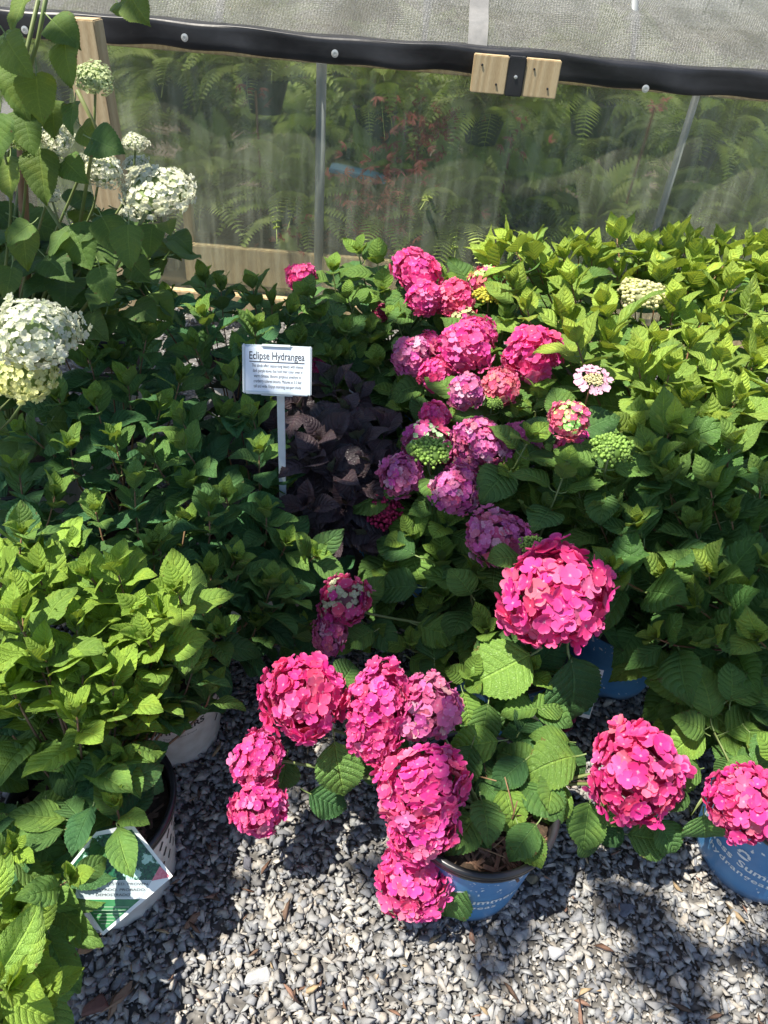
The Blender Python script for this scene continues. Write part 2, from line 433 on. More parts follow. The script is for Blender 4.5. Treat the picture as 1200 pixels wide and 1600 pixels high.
FLO = [floret_geo(random.Random(s), 4 if s % 4 else 5, .22) for s in range(14)]
FLO_ME = [build_mesh('floret', [(*FLO[i], (1, 1, 1))], M['petal']) for i in range(14)]
def sphere_pts(n, r, zmin=-.75, jit=.12):
    out = []
    for i in range(n):
        z = 1 - (1 - zmin) * (i + .5) / n; a = i * 2.39996 + r.uniform(-.2, .2); q = math.sqrt(max(0, 1 - z * z))
        out.append(Vector((q * math.cos(a), q * math.sin(a), z)) + Vector([r.uniform(-jit, jit) for _ in range(3)]))
    return out
def lumpy(d, ph):                     # an uneven outline for the head
    return 1 + .08 * math.sin(d.x * 4 + ph) + .08 * math.sin(d.y * 5 + ph * 2) + .07 * math.sin(d.z * 6 + ph * 3)
def rotm(nrm, spin):
    z = nrm.normalized(); x = z.orthogonal().normalized(); q = Matrix.Rotation(spin, 3, z); x = q @ x; y = z.cross(x)
    return np.array([[x.x, y.x, z.x], [x.y, y.y, z.y], [x.z, y.z, z.z]])
def head_mesh(seed, nfl=95, fr=.27, flat=.82, m=None, bits=None, green=0.0, size_var=.25, name='flower_head', zmin=-.75):
    r = random.Random(seed); parts = []; ph = r.uniform(0, 6)
    for lay, (n_, rad, dark) in enumerate(((nfl, 1.0, 1.0), (int(nfl * .6), .82, .75))):
        for d in sphere_pts(n_, r, zmin):
            d = d.normalized(); rr = rad * lumpy(d, ph) - fr * .25; pos = Vector((d.x, d.y, d.z * flat)) * rr * r.uniform(.93, 1.05)
            nn = (Vector((d.x, d.y, d.z / flat)) + Vector([r.uniform(-.4, .4) for _ in range(3)])).normalized()
            V, UV, Fc = r.choice(FLO); s = fr * r.uniform(1 - size_var, 1 + size_var * .6)
            V2 = (V * s) @ rotm(nn, r.uniform(0, 6.28)).T + np.array(pos)
            tint = (r.uniform(.8, 1.12), r.uniform(.6, 1.3), r.uniform(.75, 1.35))
            if r.random() < .12: tint = (1.05, 2.6, 1.6)
            if green and d.z > 1 - green * 1.2 + r.uniform(-.2, .2) and r.random() < .8: tint = (.75, 7.5, 1.5); V2 = (V * s * .55) @ rotm(nn, 0).T + np.array(pos)
            parts.append((V2, UV, Fc, tint))
    v, f = lathe([(0.02, -.62 * flat), (.45, -.45 * flat), (.66, 0), (.5, .45 * flat), (.02, .62 * flat)], 10)
    v = np.array(v); parts.append((v, np.tile([.5, .9], (len(v), 1)), f, (.35, 1.0, .4)))
    return build_mesh(name, parts, m or M['petal'])
def bead_mesh(seed, n=150, br=.085, flat=.45, m=None, zmin=-.15, top=(1, 1, 1), name='flower_head'):
    r = random.Random(seed); parts = []
    oc = [Vector(v) for v in ((1, 0, 0), (0, 1, 0), (-1, 0, 0), (0, -1, 0), (0, 0, 1), (0, 0, -1))]
    base = np.array([[*v] for v in oc] + [[a, b, c] for a in (-.62, .62) for b in (-.62, .62) for c in (-.62, .62)])
    bm = bmesh.new()
    for v in base: bm.verts.new(v)
    bmesh.ops.convex_hull(bm, input=bm.verts); bm.verts.index_update()
    bv = np.array([v.co[:] for v in bm.verts]); bf = [tuple(v.index for v in f.verts) for f in bm.faces]; bm.free()
    ph = r.uniform(0, 6)
    for d in sphere_pts(n, r, zmin, .10):
        pos = np.array([d.x, d.y, d.z * flat]) * lumpy(d, ph) * r.uniform(.9, 1.0); s = br * r.uniform(.7, 1.25)
        k = r.uniform(.7, 1.25); parts.append((bv * s + pos, np.tile([.5, .5], (len(bv), 1)), bf, (top[0] * k, top[1] * k, top[2] * k)))
        if r.random() < .4:
            a = pos; c = np.array([0, 0, -.35 * flat]); w = .012
            q = np.array([a + [w, 0, 0], a - [w, 0, 0], c - [w, 0, 0], c + [w, 0, 0]]); parts.append((q, np.tile([.5, .5], (4, 1)), [(0, 1, 2, 3)], (.6, .8, .6)))
    v, f = lathe([(0.02, -.5 * flat), (.6, -.2 * flat), (.86, .1 * flat), (.6, .66 * flat), (.02, .85 * flat)], 10)
    v = np.array(v); parts.append((v, np.tile([.5, .5], (len(v), 1)), f, (.4, .45, .4)))
    return build_mesh(name, parts, m or M['bud'])
HEADS = [head_mesh(100 + i) for i in range(6)]
HEAD_MIX = [head_mesh(120 + i, green=.55) for i in range(2)]
HEAD_FINE = [head_mesh(140 + i, 150, .2) for i in range(3)]
def white_mesh(seed, n=330, fr=.098, flat=.7, zmin=-.55):
    r = random.Random(seed); parts = []; ph = r.uniform(0, 6)
    for n_, rad in ((n, 1.0), (n // 2, .86)):
        for d in sphere_pts(n_, r, zmin, .1):
            d = d.normalized(); l = lumpy(d, ph) * (1 + .08 * math.sin(d.x * 11 + ph) * math.sin(d.y * 12))
            pos = Vector((d.x, d.y, d.z * flat)) * (rad * l - .05) * r.uniform(.94, 1.04)
            nn = (d + Vector([r.uniform(-.4, .4) for _ in range(3)])).normalized()
            V, UV, Fc = r.choice(FLO); V2 = (V * fr * r.uniform(.8, 1.25)) @ rotm(nn, r.uniform(0, 6.28)).T + np.array(pos)
            k = r.uniform(.8, 1.08); parts.append((V2, UV, Fc, (k, k * r.uniform(.98, 1.03), k * r.uniform(.85, 1.05))))
    v, f = lathe([(0.02, -.5 * flat), (.6, -.3 * flat), (.8, 0), (.6, .55 * flat), (.02, .8 * flat)], 12)
    v = np.array(v); parts.append((v, np.tile([.5, .9], (len(v), 1)), f, (.3, .42, .2)))
    return build_mesh('flower_head', parts, M['petal_white'])
WHITE = [white_mesh(160 + i) for i in range(4)]
BUD = [bead_mesh(180 + i, 190) for i in range(2)]
BUD_RED = [bead_mesh(190, 230, .10, .8, zmin=-.7)]
def lacecap_mesh(seed, pale=(1, 1, 1)):
    r = random.Random(seed); parts = []
    n = 11
    for k in range(n + 5):
        a = k * 2 * math.pi / n + r.uniform(-.2, .2); q = .85 if k < n else r.uniform(.3, .7)
        V, UV, Fc = r.choice(FLO); nn = Vector((math.cos(a) * .5, math.sin(a) * .5, 1)).normalized()
        V2 = (V * .30) @ rotm(nn, a).T + np.array([q * math.cos(a), q * math.sin(a), .08 + (.14 if k >= n else 0)])
        parts.append((V2, UV, Fc, (r.uniform(.85, 1.05),) * 3))
    return parts
PINK = (0.82, 0.085, 0.29); CORAL = (0.82, 0.09, 0.22); LILAC = (0.68, 0.16, 0.34); CRIM = (0.34, 0.02, 0.08); ROSE = (0.78, 0.15, 0.22)
DEEP = (0.82, 0.065, 0.245)
def add_head(pl, px, py, z, wpx, color=PINK, kind='head', tall=1.0, leaves=True, florets=False, face=None, name='flower_head', stem=True, label=None, wide=1.0):
    c = at(px, py, z); R = wpx * depth(c) / FPX / 2
    tilt = face or (Vector((0, 0, 1)) + Vector((c.x - pl.base.x, c.y - pl.base.y, 0)) * 1.2 + Vector((rnd.uniform(-.2, .2), -.25 + rnd.uniform(-.15, .15), 0))).normalized()
    b = c - tilt * R * .5
    if stem:
        hor = Vector((b.x - pl.base.x, b.y - pl.base.y, 0)); H = b.z - pl.base.z
        pts = [bez(pl.base, pl.base + hor * .35 + Vector((0, 0, max(H, .08) * .7)), b - tilt * (.06 + abs(H) * .2), b, i / 8) for i in range(9)]
        pl.stem(pts, .0042, .0026)
    x = tilt.orthogonal().normalized(); x = Matrix.Rotation(rnd.uniform(0, 6.28), 3, tilt) @ x; y = tilt.cross(x)
    q = Matrix(((x.x, y.x, tilt.x), (x.y, y.y, tilt.y), (x.z, y.z, tilt.z))).to_4x4()
    sc = Matrix.Diagonal((R * wide * rnd.uniform(.9, 1.12), R * wide * rnd.uniform(.86, 1.05), R * tall, 1)); mw = Matrix.Translation(c - pl.o) @ q @ sc
    if florets:
        r = random.Random(int(px * 7 + py)); ph = r.uniform(0, 6); fr = .25
        bm = bmesh.new(); bmesh.ops.create_icosphere(bm, subdivisions=2, radius=.62); me = bpy.data.meshes.new(name); bm.to_mesh(me); bm.free()
        me.materials.append(M['petal']); me.color_attributes.new('tint', 'FLOAT_COLOR', 'POINT').data.foreach_set('color', np.tile([.3, .7, .3, 1], len(me.vertices)).astype(np.float32)); me.uv_layers.new(name='UVMap')
        ho = link(name, me, pl.root, mw, color)
        for lay, (n_, rad) in enumerate(((112, 1.0), (64, .80))):
            for d in sphere_pts(n_, r, -.8):
                d = d.normalized(); rr = rad * lumpy(d, ph) - .06; pos = Vector((d.x, d.y, d.z * .9)) * rr * r.uniform(.93, 1.05)
                nn = (d + Vector([r.uniform(-.45, .45) for _ in range(3)])).normalized(); R3 = rotm(nn, r.uniform(0, 6.28)); s = fr * r.uniform(.75, 1.12)
                mm = Matrix([[*(R3[i] * s), pos[i]] for i in range(3)] + [[0, 0, 0, 1]])
                k = r.uniform(.82, 1.12); g = r.uniform(.6, 1.25)
                if lay: k *= .8
                gb = r.uniform(.8, 1.35)
                if r.random() < .12: g *= 2.6; gb *= 1.3
                f = link('floret', r.choice(FLO_ME), ho, mm, (color[0] * k, color[1] * k * g, color[2] * k * gb))
    else:
        me = {'head': HEADS, 'fine': HEAD_FINE, 'mix': HEAD_MIX, 'white': WHITE, 'bud': BUD, 'budred': BUD_RED}[kind]
        ho = link(name, rnd.choice(me), pl.root, mw, color)
    if label: ho['label'] = label
    if leaves:
        ph = rnd.uniform(0, 6.28)
        for lv in range(2):
            pb = c - tilt * (R * .9 + .02 + lv * .045)
            for h in (0, 1):
                w = ph + lv * 1.57 + h * math.pi + rnd.uniform(-.3, .3); rad = x * math.cos(w) + y * math.sin(w)
                e = math.radians(rnd.uniform(-5, 25)); dr = rad * math.cos(e) + tilt * math.sin(e)
                Lf = (.10 if pl.kind != 'heart' else .10) * rnd.uniform(.85, 1.15)
                pl.add_leaf(pb, dr, tilt * math.cos(e) - rad * math.sin(e) + Vector((0, 0, .6)), Lf, .55 + .3 * lv)
    return ho

# ------------------------------------------------------------------ pots
def pot_material(kind):
    m, nt, out = mat(kind + '_pot_plastic'); tc = nt.nodes.new('ShaderNodeTexCoord')
    if kind == 'blue':
        v = nd(nt, 'ShaderNodeTexNoise', i_Scale=90.0, i_Detail=3.0); nt.links.new(tc.outputs['Object'], v.inputs['Vector'])
        big = noise(nt, 9, 2, tc.outputs['Object'])
        sx = nt.nodes.new('ShaderNodeSeparateXYZ'); nt.links.new(tc.outputs['Object'], sx.inputs[0])
        hi = nd(nt, 'ShaderNodeMapRange'); nt.links.new(sx.outputs[2], hi.inputs[0]); hi.inputs[1].default_value = .10; hi.inputs[2].default_value = .22
        thr = math_n(nt, 'ADD', v.outputs[0], math_n(nt, 'MULTIPLY', math_n(nt, 'MULTIPLY', big, hi.outputs[0]), .22))
        f = nd(nt, 'ShaderNodeMapRange'); nt.links.new(thr, f.inputs[0]); f.inputs[1].default_value = .70; f.inputs[2].default_value = .72
        base = ramp(nt, noise(nt, 14, 5, tc.outputs['Object']), [(.3, (.055, .20, .44)), (.7, (.10, .28, .52))])
        c = mixc(nt, f.outputs[0], base, (.7, .74, .75))
        low = nd(nt, 'ShaderNodeMapRange'); nt.links.new(sx.outputs[2], low.inputs[0]); low.inputs[1].default_value = .035; low.inputs[2].default_value = 0.0
        dn = noise(nt, 40, 4, tc.outputs['Object'])
        c = mixc(nt, math_n(nt, 'MULTIPLY', low.outputs[0], math_n(nt, 'MULTIPLY', dn, 1.1)), c, (.25, .22, .18))
        bsdf(nt, out, c, .42, noise(nt, 200, 3, tc.outputs['Object']), .08)
    else:
        n = noise(nt, 35, 5, tc.outputs['Object'])
        c = ramp(nt, n, [(.3, (.62, .58, .53)), (.62, (.78, .76, .72))])
        c = mixc(nt, math_n(nt, 'MULTIPLY', noise(nt, 8, 3, tc.outputs['Object']), .3), c, (.4, .35, .3))
        bsdf(nt, out, c, .45, noise(nt, 150, 3, tc.outputs['Object']), .08)
    return m
M['blue'] = pot_material('blue'); M['white'] = pot_material('white')
M['black'] = simple('black_plastic', (.012, .012, .014), (.03, .03, .033), 30, .32, .1)
M['ink_white'] = simple('white_ink', (.72, .78, .8), (.82, .85, .85), 60, .5)
M['ink_black'] = simple('black_ink', (.02, .02, .02), (.035, .03, .03), 60, .5)
m_, nt_, out_ = mat('potting_soil')
n_ = noise(nt_, 90, 6, nt_.nodes.new('ShaderNodeTexCoord').outputs['Object'], .7)
bsdf(nt_, out_, ramp(nt_, n_, [(.3, (.02, .012, .008)), (.58, (.06, .038, .022)), (.8, (.20, .13, .08))]), .95, n_, 1.0, .006)
M['soil'] = m_
def text_mesh(body, size, align='CENTER', bold=0.0, spacing=1.0):
    cu = bpy.data.curves.new('lettering', 'FONT'); cu.body = body; cu.size = size; cu.align_x = align; cu.align_y = 'CENTER'; cu.resolution_u = 4
    cu.offset = bold; cu.space_character = spacing
    o = bpy.data.objects.new('lettering', cu); COL.objects.link(o)
    bpy.context.view_layer.update()
    me = bpy.data.meshes.new_from_object(o.evaluated_get(bpy.context.evaluated_depsgraph_get()))
    bpy.data.objects.remove(o); bpy.data.curves.remove(cu)
    return me
def wrap_text(body, size, rb, rt, H, z, ang, m, parent, spacing=1.0, bold=0.0, xsc=1.0, tilt=0.0):
    me = text_mesh(body, size, bold=bold, spacing=spacing)
    bm = bmesh.new(); bm.from_mesh(me); bmesh.ops.triangulate(bm, faces=bm.faces)
    bmesh.ops.subdivide_edges(bm, edges=[e for e in bm.edges if e.calc_length() > size * .25], cuts=2)
    for v in bm.verts:
        x, y = v.co.x * xsc, v.co.y; zz = z + y + tilt * x
        r = rb + (rt - rb) * zz / H + .0007; a = ang + x / r
        v.co = (r * math.cos(a), r * math.sin(a), zz)
    bm.to_mesh(me); bm.free(); me.materials.clear(); me.materials.append(m)
    return link('lettering', me, parent, Matrix.Identity(4))
POTME = {}
def add_pot(root, kind, rb=.105, rt=.135, H=.24, text_ang=None):
    key = (kind, rb, rt, H)
    if key not in POTME:
        th = .004
        def wall(z): return rb + (rt - rb) * z / H
        prof = [(0.001, .004), (rb - .006, .002), (rb, .006), (wall(.03), .03), (wall(H * .5), H * .5), (wall(H - .02), H - .02)]
        if kind == 'white': prof = [(0.001, .004), (rb - .004, .002), (rb + .003, .006), (rb + .001, .022), (wall(.04), .04), (wall(H * .5), H * .5), (wall(H - .02), H - .02)]
        v, f = lathe(prof, 56)
        if kind == 'white':
            v = [(x * (1 + (.018 if z < .03 else 0) * math.sin(math.atan2(y, x) * 22)), y * (1 + (.018 if z < .03 else 0) * math.sin(math.atan2(y, x) * 22)), z) for x, y, z in v]
        me = bpy.data.meshes.new('pot'); me.from_pydata(v, [], f); me.materials.append(M[kind]); me.polygons.foreach_set('use_smooth', [True] * len(f))
        rz = wall(H)
        rp = [(wall(H - .02) - .002, H - .026), (rz + .004, H - .022), (rz + .006, H - .012), (rz + .004, H - .010), (rz + .007, H - .007), (rz + .007, H), (rz + .002, H + .003), (rz - .004, H), (rz - .006, H - .02), (rz - .012, H - .07)]
        v, f = lathe(rp, 56); me2 = bpy.data.meshes.new('pot_rim'); me2.from_pydata(v, [], f); me2.materials.append(M['black']); me2.polygons.foreach_set('use_smooth', [True] * len(f))
        r = random.Random(5); sv = [(0, 0, H - .03)]; sf = []; K = 24; rings = 7
        for i in range(1, rings + 1):
            for k in range(K):
                a = 2 * math.pi * k / K; q = (rz - .009) * i / rings; sv.append((q * math.cos(a), q * math.sin(a), H - .035 + r.uniform(-.006, .008)))
        for k in range(K): sf.append((0, 1 + k, 1 + (k + 1) % K))
        for i in range(rings - 1):
            for k in range(K): sf.append((1 + i * K + k, 1 + (i + 1) * K + k, 1 + (i + 1) * K + (k + 1) % K, 1 + i * K + (k + 1) % K))
        me3 = bpy.data.meshes.new('soil'); me3.from_pydata(sv, [], sf); me3.materials.append(M['soil']); me3.polygons.foreach_set('use_smooth', [True] * len(sf))
        POTME[key] = (me, me2, me3)
    a, b, c = POTME[key]; I = Matrix.Identity(4)
    p = link('pot', a, root, I); link('pot_rim', b, root, I); link('soil', c, root, I)
    if kind == 'blue' and text_ang is not None:
        wrap_text('Endless Summer', .027, rb, rt, H, .110, text_ang, M['ink_white'], p, spacing=1.05, bold=.0006, xsc=1.15)
        wrap_text('hydrangeas', .022, rb, rt, H, .082, text_ang + .05, M['ink_white'], p, spacing=1.1, bold=.0003, xsc=1.2)
        # the small bloom mark above the words
        bm = bmesh.new()
        for k in range(7):
            aa = math.pi * k / 6; cx, cz = .010 * math.cos(aa), .142 + .010 * math.sin(aa)
            vs2 = []
            for q in range(6):
                w = q * math.pi / 3; x = cx + .0035 * math.cos(w); z = cz + .0035 * math.sin(w); r_ = rb + (rt - rb) * z / H + .0008; t = text_ang + .02 + x / r_
                vs2.append(bm.verts.new((r_ * math.cos(t), r_ * math.sin(t), z)))
            bm.faces.new(vs2)
        vs2 = []
        for q in range(9):
            w = math.pi + q * math.pi / 8; x = .012 * math.cos(w); z = .136 + .007 * math.sin(w); r_ = rb + (rt - rb) * z / H + .0008; t = text_ang + .02 + x / r_
            vs2.append(bm.verts.new((r_ * math.cos(t), r_ * math.sin(t), z)))
        bm.faces.new(vs2)
        me = bpy.data.meshes.new('bloom_mark'); bm.to_mesh(me); bm.free(); me.materials.append(M['ink_white']); link('bloom_mark', me, p, I)
    if kind == 'white' and text_ang is not None:
        wrap_text('PROVEN', .024, rb, rt, H, .185, text_ang, M['ink_black'], p, bold=.0005, xsc=.9)
        wrap_text('WINNERS', .028, rb, rt, H, .152, text_ang, M['ink_black'], p, bold=.0006, xsc=.9)
        wrap_text('The #1 plant brand', .009, rb, rt, H, .127, text_ang, M['ink_black'], p)
        bm = bmesh.new()                       # printed lattice band at both sides of the words
        for k in range(26):
            t0 = text_ang + .75 + k * (2 * math.pi - 1.5) / 26
            for row in range(3):
                z0 = .10 + row * .036; vs2 = []
                for (dx, dz) in ((0, 0), (.5, .5), (.72, .28), (.22, -.22)):
                    z = z0 + dz * .030; r_ = rb + (rt - rb) * z / H + .0007; t = t0 + (dx + (.5 if row % 2 else 0)) * .15
                    vs2.append(bm.verts.new((r_ * math.cos(t), r_ * math.sin(t), z)))
                bm.faces.new(vs2)
        me = bpy.data.meshes.new('lattice_print'); bm.to_mesh(me); bm.free(); me.materials.append(M['ink_black']); link('lattice_print', me, p, I)
    return p

# ------------------------------------------------------------------ the ground and its gravel
m_, nt_, out_ = mat('gravel_bed'); tc_ = nt_.nodes.new('ShaderNodeTexCoord')
v_ = nd(nt_, 'ShaderNodeTexVoronoi', i_Scale=60.0); nt_.links.new(tc_.outputs['Object'], v_.inputs['Vector'])
c_ = ramp(nt_, v_.outputs['Distance'], [(.1, (.20, .19, .18)), (.6, (.10, .095, .09))])
bsdf(nt_, out_, c_, .9, v_.outputs['Distance'], .8, .01)
g = mesh_obj('ground', [(-80, -60, 0), (80, -60, 0), (80, 120, 0), (-80, 120, 0)], [(0, 1, 2, 3)], m_); tag(g, 'grey gravel bed reaching under the pots', kind='structure')

m_, nt_, out_ = mat('slate_chip')
a_ = nd(nt_, 'ShaderNodeAttribute', attribute_name='tint'); n_ = noise(nt_, 120, 5, nt_.nodes.new('ShaderNodeTexCoord').outputs['Object'], .6)
c_ = mixc(nt_, 1.0, a_.outputs['Color'], math_n(nt_, 'ADD', .62, math_n(nt_, 'MULTIPLY', n_, .76)), 'MULTIPLY')
bsdf(nt_, out_, c_, .8, n_, .6, .002, spec=.3); M['slate'] = m_
def stone_variants(n, npts, seed, flat=.45):
    out = []; r = random.Random(seed)
    for _ in range(n):
        bm = bmesh.new()
        for k in range(npts):
            a = r.uniform(0, 6.28); q = r.uniform(.55, 1); z = r.choice((-1, 1)) * r.uniform(.3, 1) * flat
            sh = .6 if abs(z) > flat * .75 else 1
            bm.verts.new((q * sh * math.cos(a) * 1.15, q * sh * math.sin(a) * .8, z))
        res = bmesh.ops.convex_hull(bm, input=bm.verts)
        bmesh.ops.delete(bm, geom=[v for v in bm.verts if not v.link_faces], context='VERTS')
        bmesh.ops.triangulate(bm, faces=bm.faces); bm.verts.index_update()
        out.append((np.array([v.co[:] for v in bm.verts]), np.array([[v.index for v in f.verts] for f in bm.faces]))); bm.free()
    return out
def scatter_stones(name, n, pos_fn, smin, smax, var, m, label, palette, power=2.0, zoff=.003, kind='stuff', tilt=.28):
    Vs, Fs, Cs = [], [], []; o = 0
    xy = pos_fn(n); n = len(xy)
    s = smin + (smax - smin) * npr.rand(n) ** power
    pick = npr.randint(0, len(var), n)
    az = npr.rand(n) * 6.283; tx = npr.randn(n) * tilt; ty = npr.randn(n) * tilt
    col = np.array(palette)[npr.randint(0, len(palette), n)] * (0.78 + .44 * npr.rand(n, 1))
    zz = zoff + npr.rand(n) * .009 + s * .25
    for k in range(len(var)):
        idx = np.where(pick == k)[0]
        if not len(idx): continue
        V, Fc = var[k]
        ca, sa = np.cos(az[idx]), np.sin(az[idx]); cx, sx = np.cos(tx[idx]), np.sin(tx[idx]); cy, sy = np.cos(ty[idx]), np.sin(ty[idx])
        Rz = np.zeros((len(idx), 3, 3)); Rz[:, 0, 0] = ca; Rz[:, 0, 1] = -sa; Rz[:, 1, 0] = sa; Rz[:, 1, 1] = ca; Rz[:, 2, 2] = 1
        Rx = np.zeros_like(Rz); Rx[:, 0, 0] = 1; Rx[:, 1, 1] = cx; Rx[:, 1, 2] = -sx; Rx[:, 2, 1] = sx; Rx[:, 2, 2] = cx
        Ry = np.zeros_like(Rz); Ry[:, 1, 1] = 1; Ry[:, 0, 0] = cy; Ry[:, 0, 2] = sy; Ry[:, 2, 0] = -sy; Ry[:, 2, 2] = cy
        Q = Rz @ Rx @ Ry
        P3 = np.einsum('nij,vj->nvi', Q, V) * s[idx][:, None, None] + np.stack([xy[idx, 0], xy[idx, 1], zz[idx]], 1)[:, None, :]
        nv = len(V); Vs.append(P3.reshape(-1, 3)); Cs.append(np.repeat(np.c_[col[idx], np.ones(len(idx))], nv, 0))
        Fs.append((Fc[None] + (o + np.arange(len(idx)) * nv)[:, None, None]).reshape(-1, 3)); o += nv * len(idx)
    V = np.concatenate(Vs); Fc = np.concatenate(Fs); C_ = np.concatenate(Cs)
    me = bpy.data.meshes.new(name); me.vertices.add(len(V)); me.vertices.foreach_set('co', V.astype(np.float32).ravel())
    me.loops.add(Fc.size); me.loops.foreach_set('vertex_index', Fc.astype(np.int32).ravel())
    me.polygons.add(len(Fc)); me.polygons.foreach_set('loop_start', np.arange(0, Fc.size, 3, dtype=np.int32)); me.polygons.foreach_set('loop_total', np.full(len(Fc), 3, np.int32))
    me.update(calc_edges=True); me.materials.append(m)
    me.color_attributes.new('tint', 'FLOAT_COLOR', 'POINT').data.foreach_set('color', C_.astype(np.float32).ravel())
    ob = link(name, me); tag(ob, label, kind=kind); return ob
SV = stone_variants(40, 9, 3, .30)
def front(n):
    p = np.c_[npr.uniform(-.95, 1.35, n), npr.uniform(.28, 1.55, n)]; return p
def rear(n):
    return np.c_[npr.uniform(-1.7, 2.1, n), npr.uniform(1.5, 3.25, n)]
PAL = [tuple(min(.5, 1.5 * q_ + .015) for q_ in t_) for t_ in [(.15, .15, .152), (.18, .18, .18), (.13, .132, .138), (.20, .192, .18), (.24, .22, .195), (.16, .158, .158), (.115, .117, .124), (.20, .18, .155), (.29, .27, .24), (.15, .145, .138), (.17, .172, .168)]]
scatter_stones('gravel', 56000, front, .0042, .0180, SV, M['slate'], 'grey slate gravel spread in front of the pots', PAL, 2.2)
scatter_stones('gravel', 9000, rear, .008, .018, SV, M['slate'], 'grey slate gravel lying under the back rows of plants', PAL, 1.5)
M['bark'] = simple('bark', (.09, .05, .035), (.24, .14, .09), 60, .85, .6, .004)
BV = stone_variants(6, 9, 9, .22)
BV = [(v * np.array([1.6, .5, .8]), f) for v, f in BV]
M['chip'] = M['slate']
scatter_stones('bark_litter', 650, front, .006, .018, BV, M['slate'], 'small brown bark flakes scattered through the gravel', [(.16, .09, .06), (.24, .14, .10), (.30, .22, .13), (.11, .07, .05)], 2.0, .012)
def single(name, label, cat, px, py, size, col, seed, stretch=(1, 1, 1), rot=0, m=None):
    V, Fc = stone_variants(1, 16, seed)[0]
    bm = bmesh.new(); vs_ = [bm.verts.new(v * np.array(stretch) * size) for v in V]
    for f in Fc: bm.faces.new([vs_[i] for i in f])
    bmesh.ops.bevel(bm, geom=bm.edges[:], offset=size * .07, segments=1, affect='EDGES')
    me = bpy.data.meshes.new(name); bm.to_mesh(me); bm.free(); me.materials.append(m or M['slate'])
    me.color_attributes.new('tint', 'FLOAT_COLOR', 'POINT').data.foreach_set('color', np.tile([*col, 1], len(me.vertices)).astype(np.float32))
    p = at(px, py, .016); ob = link(name, me, None, Matrix.Translation(p) @ Matrix.Rotation(rot, 4, 'Z')); tag(ob, label, cat)
single('stone', 'large flat pale stone at the left end of the sunlit gravel', 'stone', 405, 1525, .027, (.36, .36, .36), 31, (1, 1, .6), .3)
single('stone', 'rounded olive brown stone right of the speckled blue pot', 'stone', 833, 1373, .019, (.20, .17, .11), 32, (.85, 1.1, 1.2), .2)
single('slate_splinter', 'long dark slate splinter below the left drooping pink blooms', 'stone', 387, 1350, .026, (.10, .10, .12), 33, (.35, 1.4, .4), .1)
single('stone', 'reddish brown smooth lump in the gravel at the bottom left', 'stone', 150, 1572, .030, (.15, .075, .06), 34, (1, 1, .8), .4)
single('bark_piece', 'long brown split bark piece beside the reddish lump', 'bark', 188, 1555, .034, (.26, .17, .11), 35, (.35, 1.6, .5), -.35)
single('bark_piece', 'frayed tan bark knot below the white pot', 'bark', 137, 1478, .020, (.30, .18, .10), 36, (1, 1, 1.0), .7)
single('bark_piece', 'curved brown bark strip in shaded gravel right of the plant tag', 'bark', 298, 1440, .026, (.20, .12, .08), 37, (.3, 1.6, .5), -.6)
single('stone', 'grey stone capping the right sunlit gravel patch', 'stone', 870, 1490, .020, (.34, .34, .35), 38, (1, 1, .8), .1)
single('slate_flake', 'flat dark blue slate flake right of the blue pot', 'stone', 975, 1420, .022, (.13, .14, .17), 39, (1, .9, .3), .5)

# ------------------------------------------------------------------ the greenhouse
WY = 3.30
gh = thing('greenhouse', 'plastic sided greenhouse under grey shade cloth behind the hydrangeas', 'greenhouse', (0, WY, 0))
GI = lambda x, y, z: Matrix.Translation((x, y - WY, z))
m_, nt_, out_ = mat('greenhouse_film')
tc_ = nt_.nodes.new('ShaderNodeTexCoord'); mp_ = nd(nt_, 'ShaderNodeMapping'); mp_.inputs['Scale'].default_value = (5.5, 1, .6); mp_.inputs['Rotation'].default_value = (0, .22, 0)
nt_.links.new(tc_.outputs['Object'], mp_.inputs[0])
st_ = noise(nt_, 4, 5, mp_.outputs[0], .62)
fine_ = noise(nt_, 14, 4, tc_.outputs['Object'])
haze_ = nd(nt_, 'ShaderNodeMapRange'); nt_.links.new(math_n(nt_, 'ADD', math_n(nt_, 'MULTIPLY', st_, .75), math_n(nt_, 'MULTIPLY', fine_, .25)), haze_.inputs[0])
haze_.inputs[1].default_value = .46; haze_.inputs[2].default_value = .74; haze_.inputs[3].default_value = .10; haze_.inputs[4].default_value = .30
tr0 = nd(nt_, 'ShaderNodeBsdfTransparent'); tr0.inputs[0].default_value = (.93, .95, .92, 1)
rf_ = nd(nt_, 'ShaderNodeBsdfRefraction', i_Roughness=.22, i_IOR=1.06); rf_.inputs[0].default_value = (.95, .97, .93, 1)
tr_ = nt_.nodes.new('ShaderNodeMixShader'); tr_.inputs[0].default_value = .5; nt_.links.new(tr0.outputs[0], tr_.inputs[1]); nt_.links.new(rf_.outputs[0], tr_.inputs[2])
df_ = nd(nt_, 'ShaderNodeBsdfDiffuse'); df_.inputs[0].default_value = (.74, .80, .60, 1)
gl_ = nd(nt_, 'ShaderNodeBsdfGlossy', i_Roughness=.16); bp_ = nd(nt_, 'ShaderNodeBump', i_Strength=.5, i_Distance=.02); nt_.links.new(st_, bp_.inputs['Height']); nt_.links.new(bp_.outputs[0], gl_.inputs['Normal'])
mx1 = nt_.nodes.new('ShaderNodeMixShader'); nt_.links.new(haze_.outputs[0], mx1.inputs[0]); nt_.links.new(tr_.outputs[0], mx1.inputs[1]); nt_.links.new(df_.outputs[0], mx1.inputs[2])
lw_ = nd(nt_, 'ShaderNodeLayerWeight', i_Blend=.25)
